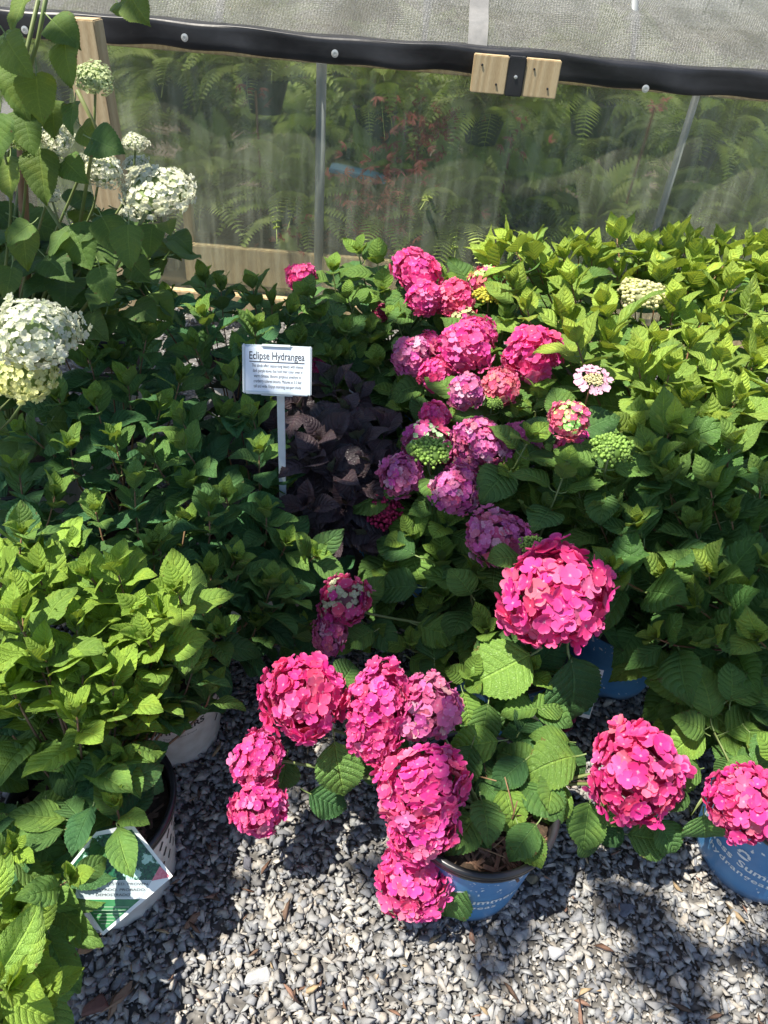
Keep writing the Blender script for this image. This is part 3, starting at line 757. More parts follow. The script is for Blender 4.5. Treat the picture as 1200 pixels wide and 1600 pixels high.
mx2 = nt_.nodes.new('ShaderNodeMixShader'); nt_.links.new(math_n(nt_, 'ADD', .05, math_n(nt_, 'MULTIPLY', lw_.outputs[0], .35)), mx2.inputs[0]); nt_.links.new(mx1.outputs[0], mx2.inputs[1]); nt_.links.new(gl_.outputs[0], mx2.inputs[2])
nt_.links.new(mx2.outputs[0], out_.inputs[0]); M['film'] = m_
def sheet(name, m, fn, nu, nv, parent, uvscale=(1, 1), smooth=True):
    V, UV, Fc = [], [], []
    for j in range(nv + 1):
        for i in range(nu + 1):
            V.append(fn(i / nu, j / nv)); UV.append((i / nu * uvscale[0], j / nv * uvscale[1]))
    for j in range(nv):
        for i in range(nu):
            q = j * (nu + 1) + i; Fc.append((q, q + 1, q + nu + 2, q + nu + 1))
    return mesh_obj(name, V, Fc, m, parent, Matrix.Identity(4) if parent else None, smooth, UV)
X0, X1 = -3.2, 3.2
def film(u, v):
    x = X0 + (X1 - X0) * u; z = .02 + 1.1 * v
    y = .012 * math.sin(x * 3 + z * 2) + .008 * math.sin(x * 9 - z * 5) + .012 * math.sin((x - z * .35) * 21) * max(0, min(1, (x - .6) * 2)) + .006 * math.sin(x * 31 + z * 3) * max(0, v - .7) * 3
    return (x, y + .03, z)
sheet('film_wall', M['film'], film, 240, 24, gh)
# black batten strip under the cloth
m_, nt_, out_ = mat('black_webbing'); tc_ = nt_.nodes.new('ShaderNodeTexCoord')
n_ = noise(nt_, 7, 4, tc_.outputs['Object']); bsdf(nt_, out_, ramp(nt_, n_, [(.35, (.008, .008, .01)), (.75, (.03, .03, .034))]), .30, n_, .5, .008); nt_.nodes['Principled BSDF'].inputs['Roughness'].default_value = .42; M['web'] = m_
def band(u, v):
    x = X0 + (X1 - X0) * u
    z0 = 1.046 + .005 * math.sin(x * 5) + .002 * math.sin(x * 17)
    prof = [(0.0, -.004), (.0, -.022), (.02, -.026), (.045, -.027), (.078, -.028), (.086, -.024), (.09, .03)]
    k = v * (len(prof) - 1); i = min(int(k), len(prof) - 2); f = k - i
    dz = prof[i][0] * (1 - f) + prof[i + 1][0] * f; dy = prof[i][1] * (1 - f) + prof[i + 1][1] * f
    return (x, dy + .006 * math.sin(x * 11 + v * 5) * v, z0 + dz + .003 * math.sin(x * 23) * (1 - v))
sheet('batten_strip', M['web'], band, 260, 18, gh)
# shade cloth roof
m_, nt_, out_ = mat('shade_cloth'); uv_ = nt_.nodes.new('ShaderNodeUVMap'); sp_ = nt_.nodes.new('ShaderNodeSeparateXYZ'); nt_.links.new(uv_.outputs[0], sp_.inputs[0])
wx_ = math_n(nt_, 'ABSOLUTE', math_n(nt_, 'SUBTRACT', math_n(nt_, 'FRACT', math_n(nt_, 'ADD', math_n(nt_, 'MULTIPLY', sp_.outputs[0], 1100), math_n(nt_, 'MULTIPLY', sp_.outputs[1], 160))), .5))
wy_ = math_n(nt_, 'ABSOLUTE', math_n(nt_, 'SUBTRACT', math_n(nt_, 'FRACT', math_n(nt_, 'MULTIPLY', sp_.outputs[1], 900)), .5))
tc_ = nt_.nodes.new('ShaderNodeTexCoord')
n2_ = nd(nt_, 'ShaderNodeTexNoise', i_Scale=170.0, i_Detail=2.0); nt_.links.new(tc_.outputs['Object'], n2_.inputs['Vector'])
n3_ = noise(nt_, 3.2, 5, tc_.outputs['Object'], .6)
knit = math_n(nt_, 'ADD', math_n(nt_, 'MULTIPLY', wx_, .9), math_n(nt_, 'ADD', math_n(nt_, 'MULTIPLY', wy_, .5), math_n(nt_, 'MULTIPLY', n2_.outputs[0], .8)))
kc_ = ramp(nt_, knit, [(.45, (.012, .012, .013)), (.78, (.085, .087, .09)), (1.08, (.46, .46, .47))])
kc_ = mixc(nt_, 1.0, kc_, ramp(nt_, n3_, [(.32, (.35, .35, .37)), (.5, (.9, .9, .9)), (.68, (1.7, 1.68, 1.6))]), 'MULTIPLY')  # broad mottle paints light streaks and leaf shade into the cloth colour
b_ = bsdf(nt_, None, kc_, .38, knit, .6, .004, spec=.6, transl=.55, tcol=(.85, .85, .84))
tp_ = nd(nt_, 'ShaderNodeBsdfTransparent'); mx_ = nt_.nodes.new('ShaderNodeMixShader'); mx_.inputs[0].default_value = .88
nt_.links.new(tp_.outputs[0], mx_.inputs[1]); nt_.links.new(b_, mx_.inputs[2]); nt_.links.new(mx_.outputs[0], out_.inputs[0]); M['cloth'] = m_
def roof(u, v):
    x = X0 + (X1 - X0) * u
    a = math.radians(28 + 124 * v); y = 2.3 - 2.59 * math.cos(a); z = .35 + 1.62 * math.sin(a)
    if v < .3:
        k = 1 - v / .3
        z += k * (.018 * math.sin(x * 6 + v * 40) + .014 * math.sin(x * 14 - v * 90) + .006 * math.sin(x * 33 + v * 160) + .014 * math.sin((x * 2.2 + v * 26) * 3)) * min(1, v * 30)
    return (x, y, z - .0)
sheet('shade_cloth', M['cloth'], roof, 220, 160, gh)
M['strap'] = simple('grey_strap', (.15, .15, .148), (.21, .205, .20), 30, .6)
def strap(u, v):
    x, y, z = roof((.19 - .02 * v + (u - .5) * .075 + .012 - X0) / (X1 - X0), .0 + v * .3); return (x, y - .004, z + .007)
sheet('roof_strap', M['strap'], strap, 3, 40, gh)
# timber
m_, nt_, out_ = mat('pine'); tc_ = nt_.nodes.new('ShaderNodeTexCoord'); mp_ = nd(nt_, 'ShaderNodeMapping'); mp_.inputs['Scale'].default_value = (7, 7, .8); nt_.links.new(tc_.outputs['Object'], mp_.inputs[0])
w_ = nd(nt_, 'ShaderNodeTexWave', i_Scale=1.3, i_Distortion=14.0, i_Detail=4.0, i_Detail_Scale=.8); nt_.links.new(mp_.outputs[0], w_.inputs[0])
gr_ = noise(nt_, 60, 4, mp_.outputs[0])
c_ = ramp(nt_, math_n(nt_, 'ADD', math_n(nt_, 'MULTIPLY', w_.outputs[1], .25), math_n(nt_, 'MULTIPLY', gr_, .75)), [(.2, (.36, .25, .13)), (.6, (.52, .40, .23)), (.9, (.62, .50, .32))])
kn_ = nd(nt_, 'ShaderNodeTexVoronoi', i_Scale=7.0); nt_.links.new(tc_.outputs['Object'], kn_.inputs['Vector'])
kf_ = nd(nt_, 'ShaderNodeMapRange'); nt_.links.new(kn_.outputs['Distance'], kf_.inputs[0]); kf_.inputs[1].default_value = .10; kf_.inputs[2].default_value = .06
c_ = mixc(nt_, math_n(nt_, 'MULTIPLY', kf_.outputs[0], .7), c_, (.16, .08, .03)); bsdf(nt_, out_, c_, .7, w_.outputs[1], .2, .002); M['pine'] = m_
M['pvc'] = simple('grey_pipe', (.17, .185, .19), (.25, .265, .265), 8, .45)
M['screw'] = simple('galvanised', (.55, .55, .53), (.7, .7, .68), 40, .35, metal=.6)
# clamp block with strap over it, at photo (805, 118)
def block(x0, x1):
    z0 = .965
    return None
RX = Matrix.Rotation(math.radians(90), 4, 'Y')
bz = 1.085
pl_ = aty(740, 95, WY - .06); pr_ = aty(868, 145, WY - .06)
x0b, x1b = pl_.x, pr_.x; zc = (pl_.z + pr_.z) / 2
wb = (x1b - x0b)
for (a, b) in ((0, .40), (.60, 1.0)):
    blk = bevel_box('clamp_board', ((b - a) * wb, .038, .125), M['pine'], gh, GI(x0b + wb * (a + b) / 2, WY - .062, zc + .003), .003)
    for dx, dz in ((-.25, .03), (.22, -.03)):
        v, f = lathe([(.004, 0), (.004, .003), (.0005, .004)], 10)
        o = mesh_obj('screw', v, f, M['web'], blk, Matrix.Translation((dx * (b - a) * wb, -.0192, dz)) @ Matrix.Rotation(math.radians(90), 4, 'X'))
ws = bevel_box('clamp_strap', (wb * .20 - .002, .044, .130), M['web'], gh, GI(x0b + wb * .5, WY - .064, zc + .003), .004)
v, f = lathe([(.0065, 0), (.0065, .003), (.0005, .004)], 12)
mesh_obj('screw', v, f, M['screw'], ws, Matrix.Translation((0, -.0222, 0)) @ Matrix.Rotation(math.radians(90), 4, 'X'))
for (px, py) in ((38, 47), (288, 59), (523, 84), (1009, 139)):
    p = aty(px, py, WY - .04)
    v, f = lathe([(.0135, 0), (.0135, .003), (.006, .004), (.0055, .0015), (.0005, .0015)], 18)
    mesh_obj('screw_washer', v, f, M['screw'], gh, GI(p.x, WY - .034, p.z) @ Matrix.Rotation(math.radians(90), 4, 'X'))
# sill boards: lower and upper rail behind the film
bevel_box('sill_board', (6.0, .04, .17), M['pine'], gh, GI(.2 + .78, WY + .075, .16) if False else GI(1.98, WY + .085, .185), .004)
bevel_box('footing_board', (6.2, .045, .09), M['pine'], gh, GI(0.1, WY - .02, .045), .004)
bevel_box('corner_block', (.04, .05, .20), M['pine'], gh, GI(-1.0, WY + .13, .35), .003)
bevel_box('top_rail', (6.2, .04, .05), M['pine'], gh, GI(0.0, WY + .14, 1.045), .004)
def pipe(name, a, b, r, m): 
    v, f = tube([Vector(a), Vector(b)], r, 12); return mesh_obj(name, v, f, m, gh, Matrix.Identity(4), True)
for px in (497,):
    a = aty(499, 112, WY); b = aty(494, 430, WY); pipe('wall_pipe', (a.x, .075, a.z + .02), (b.x, .075, .02), .021, M['pvc'])
a = aty(1085, 160, WY + .1); pipe('wall_pipe', (a.x, .1, a.z + .05), (a.x - .02, .1, .02), .015, M['pvc'])
pipe('wall_pipe', (-1.78, .03, 1.1), (-1.75, .05, .02), .021, M['pvc'])
for k in range(1, 8):                                  # hoops that carry the roof
    x = X0 + k * .8; pts = []
    for i in range(25):
        q = roof((x - X0) / (X1 - X0), i / 24); pts.append(Vector((x, q[1], q[2] - .03)))
    v, f = tube(pts, .017, 8); mesh_obj('hoop', v, f, M['pvc'], gh, Matrix.Identity(4), True)
# far wall and the dark floor inside
bevel_box('rear_board', (6.2, .05, 1.0), simple('weathered_board', (.10, .08, .05), (.18, .14, .09), 9, .8), gh, GI(0, WY + 4.4, .5), .004)
fl = mesh_obj('greenhouse_floor', [(X0, WY + .12, .01), (X1, WY + .12, .01), (X1, WY + 4.3, .01), (X0, WY + 4.3, .01)], [(0, 1, 2, 3)], simple('floor_soil', (.10, .075, .05), (.2, .15, .10), 9, .95, .4)); tag(fl, 'brown earth floor inside the greenhouse', kind='structure')
# left leaning post
p0, p1 = aty(139, 28, 3.0), aty(168, 235, 3.0)
post = thing('wooden_post', 'upright pine post against the greenhouse behind the white blooms', 'post', (p1.x, 2.98, 0))
dirp = Vector((p0.x - p1.x, 0, p0.z - p1.z)).normalized()
bot = Vector((0, 0, 0)); top = Vector((p0.x - p1.x, 0, p0.z + .0))
bevel_box('post_timber', (.118, .09, (p0.z)), M['pine'], post, Matrix.Translation(((p0.x - p1.x) * .45, 0, p0.z / 2)) @ Matrix.Rotation(-.03, 4, 'Y'), .004)
# bench inside
bn = thing('plant_bench', 'low wooden bench holding ferns inside the greenhouse', 'bench', (0, WY + .75, 0))
for k in range(5): bevel_box('slat', (5.8, .13, .025), M['soil'], bn, Matrix.Translation((0, -.32 + k * .16, .22)), .003)
for x in (-2.6, -1.2, .2, 1.6, 2.8):
    for y in (-.3, .28): bevel_box('leg', (.06, .06, .207), M['soil'], bn, Matrix.Translation((x, y, .1035)), .003)

# ferns behind the film
M['fern'] = simple('fern_leaf', (.24, .34, .06), (.36, .46, .09), 4, .55, transl=.3)
M['fern2'] = simple('fern_leaf_pale', (.36, .46, .13), (.5, .58, .2), 4, .55, transl=.35)
M['redleaf'] = simple('red_foliage', (.36, .07, .06), (.42, .16, .10), 6, .55, transl=.3)
def frond_mesh(seed, m, npin=22, wid=.13, droop=.55):
    r = random.Random(seed); V, Fc = [], []
    L = 1.0
    def sp(t): return Vector((.04 * math.sin(t * 3 + seed), t * L * (1 - .25 * t * droop), .38 * math.sin(t * 1.9) - droop * t * t * .75))
    pr = None
    for i in range(14):
        t = i / 13; c = sp(t); w = .006 * (1 - t * .7); V += [(c.x - w, c.y, c.z), (c.x + w, c.y, c.z)]
        if i: q = len(V) - 4; Fc.append((q, q + 1, q + 3, q + 2))
    for k in range(npin):
        t = .10 + .88 * k / npin; c = sp(t); ln = wid * math.sin(math.pi * min(1, t * .93 + .12)) ** .7 * r.uniform(.9, 1.1)
        if ln <= 0.01: continue
        for s in (-1, 1):
            b = len(V); w = .5 / npin * 1.0
            for (f, ww) in ((0, .8), (.35, 1), (.75, .62), (1, .05)):
                x = c.x + s * ln * f; y = c.y + .22 * ln * f; z = c.z - .30 * ln * f * f + r.uniform(-.004, .004)
                V += [(x, y - w * ww, z), (x, y + w * ww, z + .008)]
            for j in range(3): q = b + j * 2; Fc.append((q, q + 1, q + 3, q + 2))
    me = bpy.data.meshes.new('frond'); me.from_pydata(V, [], Fc); me.materials.append(m); me.update(); return me
FR = [frond_mesh(s, M['fern'], droop=.4 + .12 * s) for s in range(5)] + [frond_mesh(9 + s, M['fern2'], droop=.5 + .1 * s) for s in range(2)]
FRP = [frond_mesh(19 + s, M['fern2'], droop=.5 + .1 * s) for s in range(3)]
M['basket'] = simple('green_basket', (.03, .06, .035), (.05, .08, .05), 10, .5)
def fern(x, y, z, n, L, label, pale=False, seed=0, stand=True):
    r = random.Random(seed); root = thing('fern', label, 'fern', (x, y, z), 'ferns inside the greenhouse')
    v, f = lathe([(.001, 0), (.07, 0), (.105, .13), (.115, .14), (.10, .14), (.001, .12)], 20); mesh_obj('basket', v, f, M['basket'], root, Matrix.Identity(4), True)
    for k in range(n):
        a = k * 2.4 + r.uniform(-.3, .3); e = r.uniform(-.35, 1.2); d = Vector((math.cos(a) * math.cos(e), math.sin(a) * math.cos(e), math.sin(e)))
        s = L * r.uniform(.75, 1.15)
        if d.y < 0 and y < WY + .9:
            lim_ = max(.05, (y - WY - .07) / s * 1.15)
            if -d.y > lim_: d.y = -lim_ * r.uniform(.6, 1); d.z -= r.uniform(.1, .5)
        link('frond', r.choice(FRP if pale else FR), root, orient(Vector((0, 0, .13)), d, Vector((0, 0, 1)) + Vector((r.uniform(-.3, .3), r.uniform(-.3, .3), 0)), s))
    return root
FL = ['leftmost bench fern seen faintly behind the pine post', 'fern with pale upright fronds left of the grey wall pipe', 'dense dark fern just left of the grey wall pipe', 'fern right of the grey wall pipe among red foliage',
      'fern low behind the film right of the red foliage', 'fern with bright arching fronds below the wooden clamp boards', 'broad fern between the clamp boards and the right wall pipe', 'fern with long pale frond left of the right wall pipe', 'fern pressed against the film at the right edge', 'rightmost bench fern partly beyond the wall pipe']
for i, x in enumerate((-1.45, -.98, -.55, -.12, .22, .55, .88, 1.2, 1.55, 1.95)):
    fern(x, WY + .36 + .08 * (i % 2), .235, 60, .46, FL[i], pale=(i in (1, 7)), seed=30 + i)
UL = ['upper fern far left in the greenhouse', 'hanging fern above the leftmost bench ferns', 'hanging fern high up left of the grey wall pipe', 'hanging fern high up right of the grey wall pipe', 'hanging fern directly behind the wooden clamp boards', 'hanging fern high up right of the clamp boards', 'hanging fern high up at the right wall pipe', 'hanging fern high up at the right edge']
for i, x in enumerate((-1.7, -1.15, -.7, -.2, .3, .8, 1.3, 1.8)):
    fern(x, WY + .50 + .12 * (i % 2), .66 + .05 * (i % 3), 64, .46, UL[i], pale=(i == 2), seed=60 + i)
    rt = bpy.data.objects['fern' if False else [o.name for o in COL.objects if o.name.startswith('fern')][-1]] if False else None
for i, (x, w) in enumerate(((-1.9, 0), (-1.3, 0), (-.6, 0), (0.0, 0), (.6, 0), (1.2, 0), (1.9, 0))):
    fern(x, WY + 1.5, .05 + .3 * (i % 2), 50, .9, ('tall back row fern standing on the greenhouse floor, %s' % ['leftmost', 'second from left', 'third from left', 'in the middle', 'third from right', 'second from right', 'rightmost'][i]), seed=90 + i)
# wire hangers for the hanging ferns reach up to the hoops
for o in [o for o in COL.objects if o.name.startswith('fern') and o.parent is None and 'hanging' in str(o.get('label', '')) or str(o.get('label', '')).startswith('upper fern')]:
    z1 = 2.1 - o.location.z
    v, f = tube([Vector((0, 0, .12)), Vector((0, 0, z1))], .003, 5); mesh_obj('hanger', v, f, M['web'], o, Matrix.Identity(4))
# red foliage plants
def lace_mesh(seed):
    r = random.Random(seed); V, Fc = [], []
    for k in range(14):
        a = r.uniform(-1.3, 1.3); L = r.uniform(.3, 1); c = Vector((0, 0, 0)); d = Vector((math.sin(a), math.cos(a), r.uniform(-.2, .2)))
        b = len(V); w = d.cross(Vector((0, 0, 1))).normalized() * .05
        for f, ww in ((.1, .5), (.5, 1), (1, .1)):
            p = d * L * f; V += [tuple(p - w * ww), tuple(p + w * ww)]
        Fc += [(b, b + 1, b + 3, b + 2), (b + 2, b + 3, b + 5, b + 4)]
    me = bpy.data.meshes.new('leaf'); me.from_pydata(V, [], Fc); me.materials.append(M['redleaf']); me.update(); return me
LC = [lace_mesh(s) for s in range(4)]
for i, (px, py, n, L, yy, lb) in enumerate(((590, 325, 170, .05, WY + .22, 'red lacy foliage plant right of the grey wall pipe'), (655, 215, 110, .045, WY + .35, 'upper red foliage plant left of the clamp boards'), (465, 370, 30, .03, WY + .15, 'small red foliage sprig at the foot of the grey wall pipe'), (800, 215, 16, .035, WY + .3, 'red bloom sprig hanging under the clamp boards'), (1020, 175, 12, .03, WY + .25, 'small red bloom sprig under the black strip at right'), (400, 150, 5, .05, WY + .3, 'faint red sprig among ferns near the black strip'))):
    c = aty(px, py, yy); root = thing('red_foliage_plant', lb, 'plant', (c.x, yy, .02)); r = random.Random(i)
    v, f = tube([Vector((0, 0, 0)), Vector((0, .05, c.z * .6)), Vector((0, 0, c.z))], .006, 6); mesh_obj('stem', v, f, M['stem_red'], root, Matrix.Identity(4))
    sp_r = (.22, .14, .10, .10, .05, .04)[i]
    for k in range(n):
        p = Vector((r.gauss(0, sp_r * .6), r.gauss(0, .04), c.z + r.gauss(0, sp_r * .55)))
        link('leaf', r.choice(LC), root, orient(p, Vector((r.uniform(-1, 1), r.uniform(-1, .3), r.uniform(-.8, .4))), Vector((r.uniform(-.3, .3), -.6, 1)), L * r.uniform(.7, 1.3)))
# blue tray lying inside
b0 = aty(560, 270, WY + .3); bo = bevel_box('blue_tray', (.26, .12, .02), simple('blue_plastic', (.05, .16, .30), (.08, .22, .36), 8, .4), None, Matrix.Translation(b0) @ Matrix.Rotation(.12, 4, 'Y'), .004)
tag(bo, 'thin blue plastic tray held among the ferns right of the wall pipe', 'tray')

# ------------------------------------------------------------------ the potted hydrangeas
PL = {}
def plant(key, name, kind, x, y, label, pot, group, r=(.105, .135, .24), text=None):
    root = thing(name, label, 'hydrangea', (x, y, .004), group); r = (.118, .137, .235) if key == 'w1' else r; add_pot(root, pot, *r, text_ang=text)
    p = Plant(root, kind, r[2] - .035); PL[key] = p; return p
GP, GW, GG = 'pink hydrangeas in blue pots', 'green leaved hydrangeas in white pots', 'leafy green hydrangeas at the back right'
A = math.radians
plant('p1', 'pink_hydrangea', 'big', .215, .735, 'pink hydrangea in the speckled blue pot standing foremost on the gravel', 'blue', GP, (.108, .136, .245), A(-101))
plant('p2', 'pink_hydrangea', 'big', .812, .815, 'pink hydrangea in the blue pot cut by the right edge', 'blue', GP, (.108, .136, .245), A(-137))
plant('p3', 'pink_hydrangea', 'big', .29, 1.13, 'hydrangea with the largest round pink bloom, behind the foremost blue pot', 'blue', GP, text=A(-100))
plant('p4', 'pink_hydrangea', 'big', .17, 1.50, 'lilac pink hydrangea right of the dark purple shrub', 'blue', GP)
plant('p5', 'pink_hydrangea', 'big', .20, 1.90, 'pink hydrangea with crowded blooms in the middle row', 'blue', GP)
plant('p6', 'pink_hydrangea', 'big', -.02, 2.30, 'pink hydrangea near the greenhouse above the sign', 'blue', GP)
plant('p7', 'pink_hydrangea', 'big', .48, 1.66, 'hydrangea with one round pink bloom below the bright green shrubs', 'blue', GP)
plant('p8', 'pink_hydrangea', 'big', .38, 2.28, 'pink and yellow blooming hydrangea next to the greenhouse film', 'blue', GP)
plant('p9', 'pink_hydrangea', 'big', .60, 1.28, 'shaded hydrangea with a green bud head, right of the largest bloom', 'blue', GP)
for k, x, y, lb in (('g1', .72, 2.50, 'bright green hydrangea at the left end of the row along the greenhouse'), ('g2', 1.15, 2.52, 'bright green hydrangea in the middle of the row along the greenhouse'), ('g3', 1.62, 2.52, 'bright green hydrangea at the right end of the row along the greenhouse'),
                    ('g4', .80, 2.08, 'bright green hydrangea with pale yellow flat bloom'), ('g5', 1.22, 2.08, 'sunlit green hydrangea in the second row right of the pale bloom'), ('g6', 1.66, 2.05, 'green hydrangea in the second row at the right edge'),
                    ('g7', .82, 1.66, 'half shaded green hydrangea behind the green bud head'), ('g8', 1.22, 1.64, 'half shaded green hydrangea in the third row at the right edge'),
                    ('g9', .98, 1.24, 'dark shaded hydrangea in a blue pot left of the right edge'), ('g10', 1.35, 1.2, 'shaded hydrangea beyond the right edge of the path')):
    plant(k, 'green_hydrangea', 'acu', x, y, lb, 'blue', GG)
for k, x, y, lb, tx in (('w1', -.462, .672, 'light green hydrangea in the white pot with the diamond tag', A(-105)), ('w2', -.43, .99, 'green hydrangea in the white pot behind the tagged one', A(-62)), ('w0', -.83, .46, 'bright green hydrangea at the bottom left corner', None),
                    ('w3', -.84, 1.00, 'green hydrangea at the left edge below the large white blooms', None), ('w4', -.30, 1.40, 'dark green hydrangea just left of the dark purple shrub', None), ('w5', -.66, 1.45, 'shaded green hydrangea below the big round white bloom', None),
                    ('w6', -.45, 1.85, 'dark green hydrangea left of the plant sign', None), ('w7', -.86, 1.88, 'dark green hydrangea under the tall white flowering shrub', None), ('w8', -.55, 2.32, 'green hydrangea at the foot of the greenhouse film', None), ('w9', -.98, 2.30, 'shaded green hydrangea left of the greenhouse sill board', None)):
    plant(k, 'green_hydrangea', 'pan', x, y, lb, 'white', GW, (.10, .13, .235), tx)
plant('d1', 'purple_leaf_hydrangea', 'dark', -.03, 1.62, 'dark purple leaved hydrangea behind the lettered sign', 'blue', None)
plant('d2', 'purple_leaf_hydrangea', 'dark', -.20, 2.06, 'smaller dark purple leaved hydrangea behind the sign near the greenhouse', 'blue', None)
plant('a1', 'white_hydrangea', 'heart', -.98, 1.55, 'tall hydrangea with white domed blooms at the left edge', 'white', None, (.13, .165, .30))
plant('a2', 'white_hydrangea', 'heart', -1.05, 1.02, 'hydrangea with two big round white blooms cut by the left edge', 'white', None, (.13, .165, .30))
def near(keys, p):
    return min((PL[k] for k in keys), key=lambda q: (q.o.x - p.x) ** 2 + (q.o.y - p.y) ** 2 + (1 if q.n > 285 else 0))

# pink blooms, front to back: plant, photo x, photo y, height, width in photo pixels, colour, kind
H1 = [('p1', 474, 1088, .40, 132, DEEP, 1.0, 1), ('p1', 592, 1092, .41, 112, PINK, 1.1, 1), ('p1', 586, 1145, .37, 92, PINK, 1.1, 1), ('p1', 668, 1106, .40, 112, LILAC, 1.0, 1), ('p1', 658, 1226, .34, 130, PINK, 1.0, 1), ('p1', 662, 1285, .29, 106, PINK, 1.0, 1), ('p1', 646, 1370, .17, 112, PINK, .9, 1),
      ('p1', 402, 1185, .30, 80, PINK, 1.0, 1), ('p1', 405, 1262, .24, 92, PINK, 1.0, 2), ('p1', 995, 1205, .33, 150, DEEP, 1.05, 1), ('p2', 1165, 1255, .34, 128, DEEP, 1.0, 1), ('p3', 866, 930, .50, 168, DEEP, .92, 1)]
for (k, px, py, z, w, c, tl, fl_) in H1:
    face = None
    if k == 'p1': face = Vector((.15 if px > 900 else (-.25 if px < 560 else 0), -.55, .8)).normalized()
    add_head(PL[k], px, py, z, w, c, tall=tl, florets=True, leaves=False, face=face, stem=fl_ < 2)
H2 = [('p3', 782, 842, .47, 100, LILAC, 'fine'), ('p3', 538, 938, .36, 78, (0.66, .07, .22), 'mix'), ('p3', 514, 992, .30, 58, LILAC, 'head'), ('p3', 872, 1100, .16, 72, CRIM, 'head'),
      ('p4', 712, 764, .50, 78, LILAC, 'fine'), ('p4', 627, 742, .50, 68, LILAC, 'head'), ('p4', 755, 690, .55, 80, LILAC, 'fine'), ('p4', 668, 690, .50, 76, (0.62, .10, .26), 'mix'), ('p4', 598, 797, .40, 62, CRIM, 'budred'), ('p4', 815, 690, .52, 66, LILAC, 'head'), ('p4', 735, 718, .50, 50, LILAC, 'head'),
      ('p5', 642, 556, .60, 64, LILAC, 'head'), ('p5', 727, 545, .64, 82, PINK, 'head'), ('p5', 682, 582, .58, 50, PINK, 'head'), ('p5', 728, 612, .60, 60, LILAC, 'head'), ('p5', 783, 603, .60, 56, ROSE, 'head'), ('p5', 680, 650, .54, 46, PINK, 'head'), ('p5', 668, 540, .6, 46, PINK, 'head'), ('p5', 745, 520, .65, 56, PINK, 'head'),
      ('p6', 470, 434, .60, 50, PINK, 'fine'), ('p6', 650, 425, .70, 68, PINK, 'head'), ('p6', 664, 466, .66, 60, PINK, 'head'), ('p6', 502, 574, .46, 42, PINK, 'head'), ('p6', 570, 632, .34, 28, CRIM, 'budred'), ('p6', 600, 490, .55, 36, CRIM, 'head'), ('p6', 645, 470, .6, 40, LILAC, 'head'),
      ('p8', 710, 466, .66, 56, CORAL, 'head'), ('p8', 760, 440, .68, 58, ROSE, 'mix'), ('p8', 725, 500, .62, 48, CORAL, 'mix'), ('p8', 780, 462, .64, 40, PINK, 'head'),
      ('p7', 833, 552, .65, 88, DEEP, 'head'), ('p7', 890, 655, .67, 58, ROSE, 'mix'), ('p7', 898, 695, .59, 52, PINK, 'head'), ('p9', 975, 748, .36, 40, CRIM, 'head'), ('p9', 850, 695, .42, 40, LILAC, 'head'), ('p4', 690, 610, .5, 30, ROSE, 'head')]
for (k, px, py, z, w, c, kd) in H2:
    add_head(PL[k], px, py, z, w, c, kd, tall=1.0, leaves=(z > .3))
GREEN = (.22, .36, .07)
for (k, px, py, z, w, c) in (('p4', 672, 706, .56, 62, GREEN), ('p9', 955, 702, .65, 66, GREEN), ('p3', 832, 854, .52, 40, GREEN), ('p5', 770, 628, .58, 30, GREEN), ('p5', 597, 512, .50, 22, GREEN), ('p8', 764, 462, .68, 42, (.55, .50, .06)), ('p8', 742, 434, .68, 26, (.4, .42, .06)), ('p6', 545, 553, .50, 24, GREEN), ('p7', 888, 528, .6, 20, GREEN), ('p7', 845, 622, .55, 28, GREEN),
                             ('g4', 1008, 462, .72, 74, (.62, .60, .30)), ('g4', 990, 450, .73, 40, (.58, .6, .22))):
    add_head(PL[k], px, py, z, w, c, 'bud', face=Vector((rnd.uniform(-.1, .1), -.2, 1)).normalized(), leaves=k[0] == 'p')
# lacecap bloom
c = at(926, 594, .71); R = 56 * depth(c) / FPX / 2
lp = lacecap_mesh(5); lme = build_mesh('flower_head', lp, M['petal'])
link('flower_head', lme, PL['p7'].root, Matrix.Translation(c - PL['p7'].o) @ Matrix.Rotation(.35, 4, 'X') @ Matrix.Diagonal((R, R, R, 1)), (.85, .50, .62))
link('flower_head', BUD[0], PL['p7'].root, Matrix.Translation(c - PL['p7'].o + Vector((0, -.005, .004))) @ Matrix.Diagonal((R * .6, R * .6, R * .6, 1)), (.62, .55, .3))
PL['p7'].stem([PL['p7'].base, PL['p7'].base.lerp(c, .5) + Vector((0, .02, 0)), c], .003, .002, M['stem_red'])

# leafy shoots of the pink hydrangeas
def shoots_px(keys, pts, **kw):
    for (px, py, z) in pts:
        t = at(px, py, z); p = near(keys, t); shoot(p, t, **kw)
big_pts = [(825, 690, .60), (880, 745, .58), (560, 395, .68), (520, 425, .62), (590, 410, .68), (545, 470, .6), (620, 500, .58), (575, 520, .54), (540, 560, .5), (590, 570, .5), (630, 610, .48), (600, 455, .62), (700, 660, .5), (640, 640, .46), (655, 770, .42), (700, 820, .42), (640, 840, .38), (690, 880, .36), (740, 900, .38), (620, 900, .3), (690, 940, .30),
           (800, 745, .5), (850, 800, .48), (770, 790, .46), (840, 620, .58), (800, 650, .54), (760, 560, .6), (790, 500, .66), (815, 470, .68), (745, 480, .62), (690, 440, .66), (880, 500, .62), (700, 520, .56), (900, 820, .46), (930, 900, .42), (960, 820, .46), (905, 770, .5)]
shoots_px(['p3', 'p4', 'p5', 'p6', 'p7', 'p8', 'p9'], big_pts, kind='big', pairs=3, L=.105, young=.8)
shoots_px(['p3', 'p1'], [(640, 1010, .26), (700, 1010, .26), (585, 1000, .24), (760, 985, .34), (735, 1060, .30), (830, 1050, .3), (680, 960, .28)], kind='big', L=.095, pairs=2, young=.5)
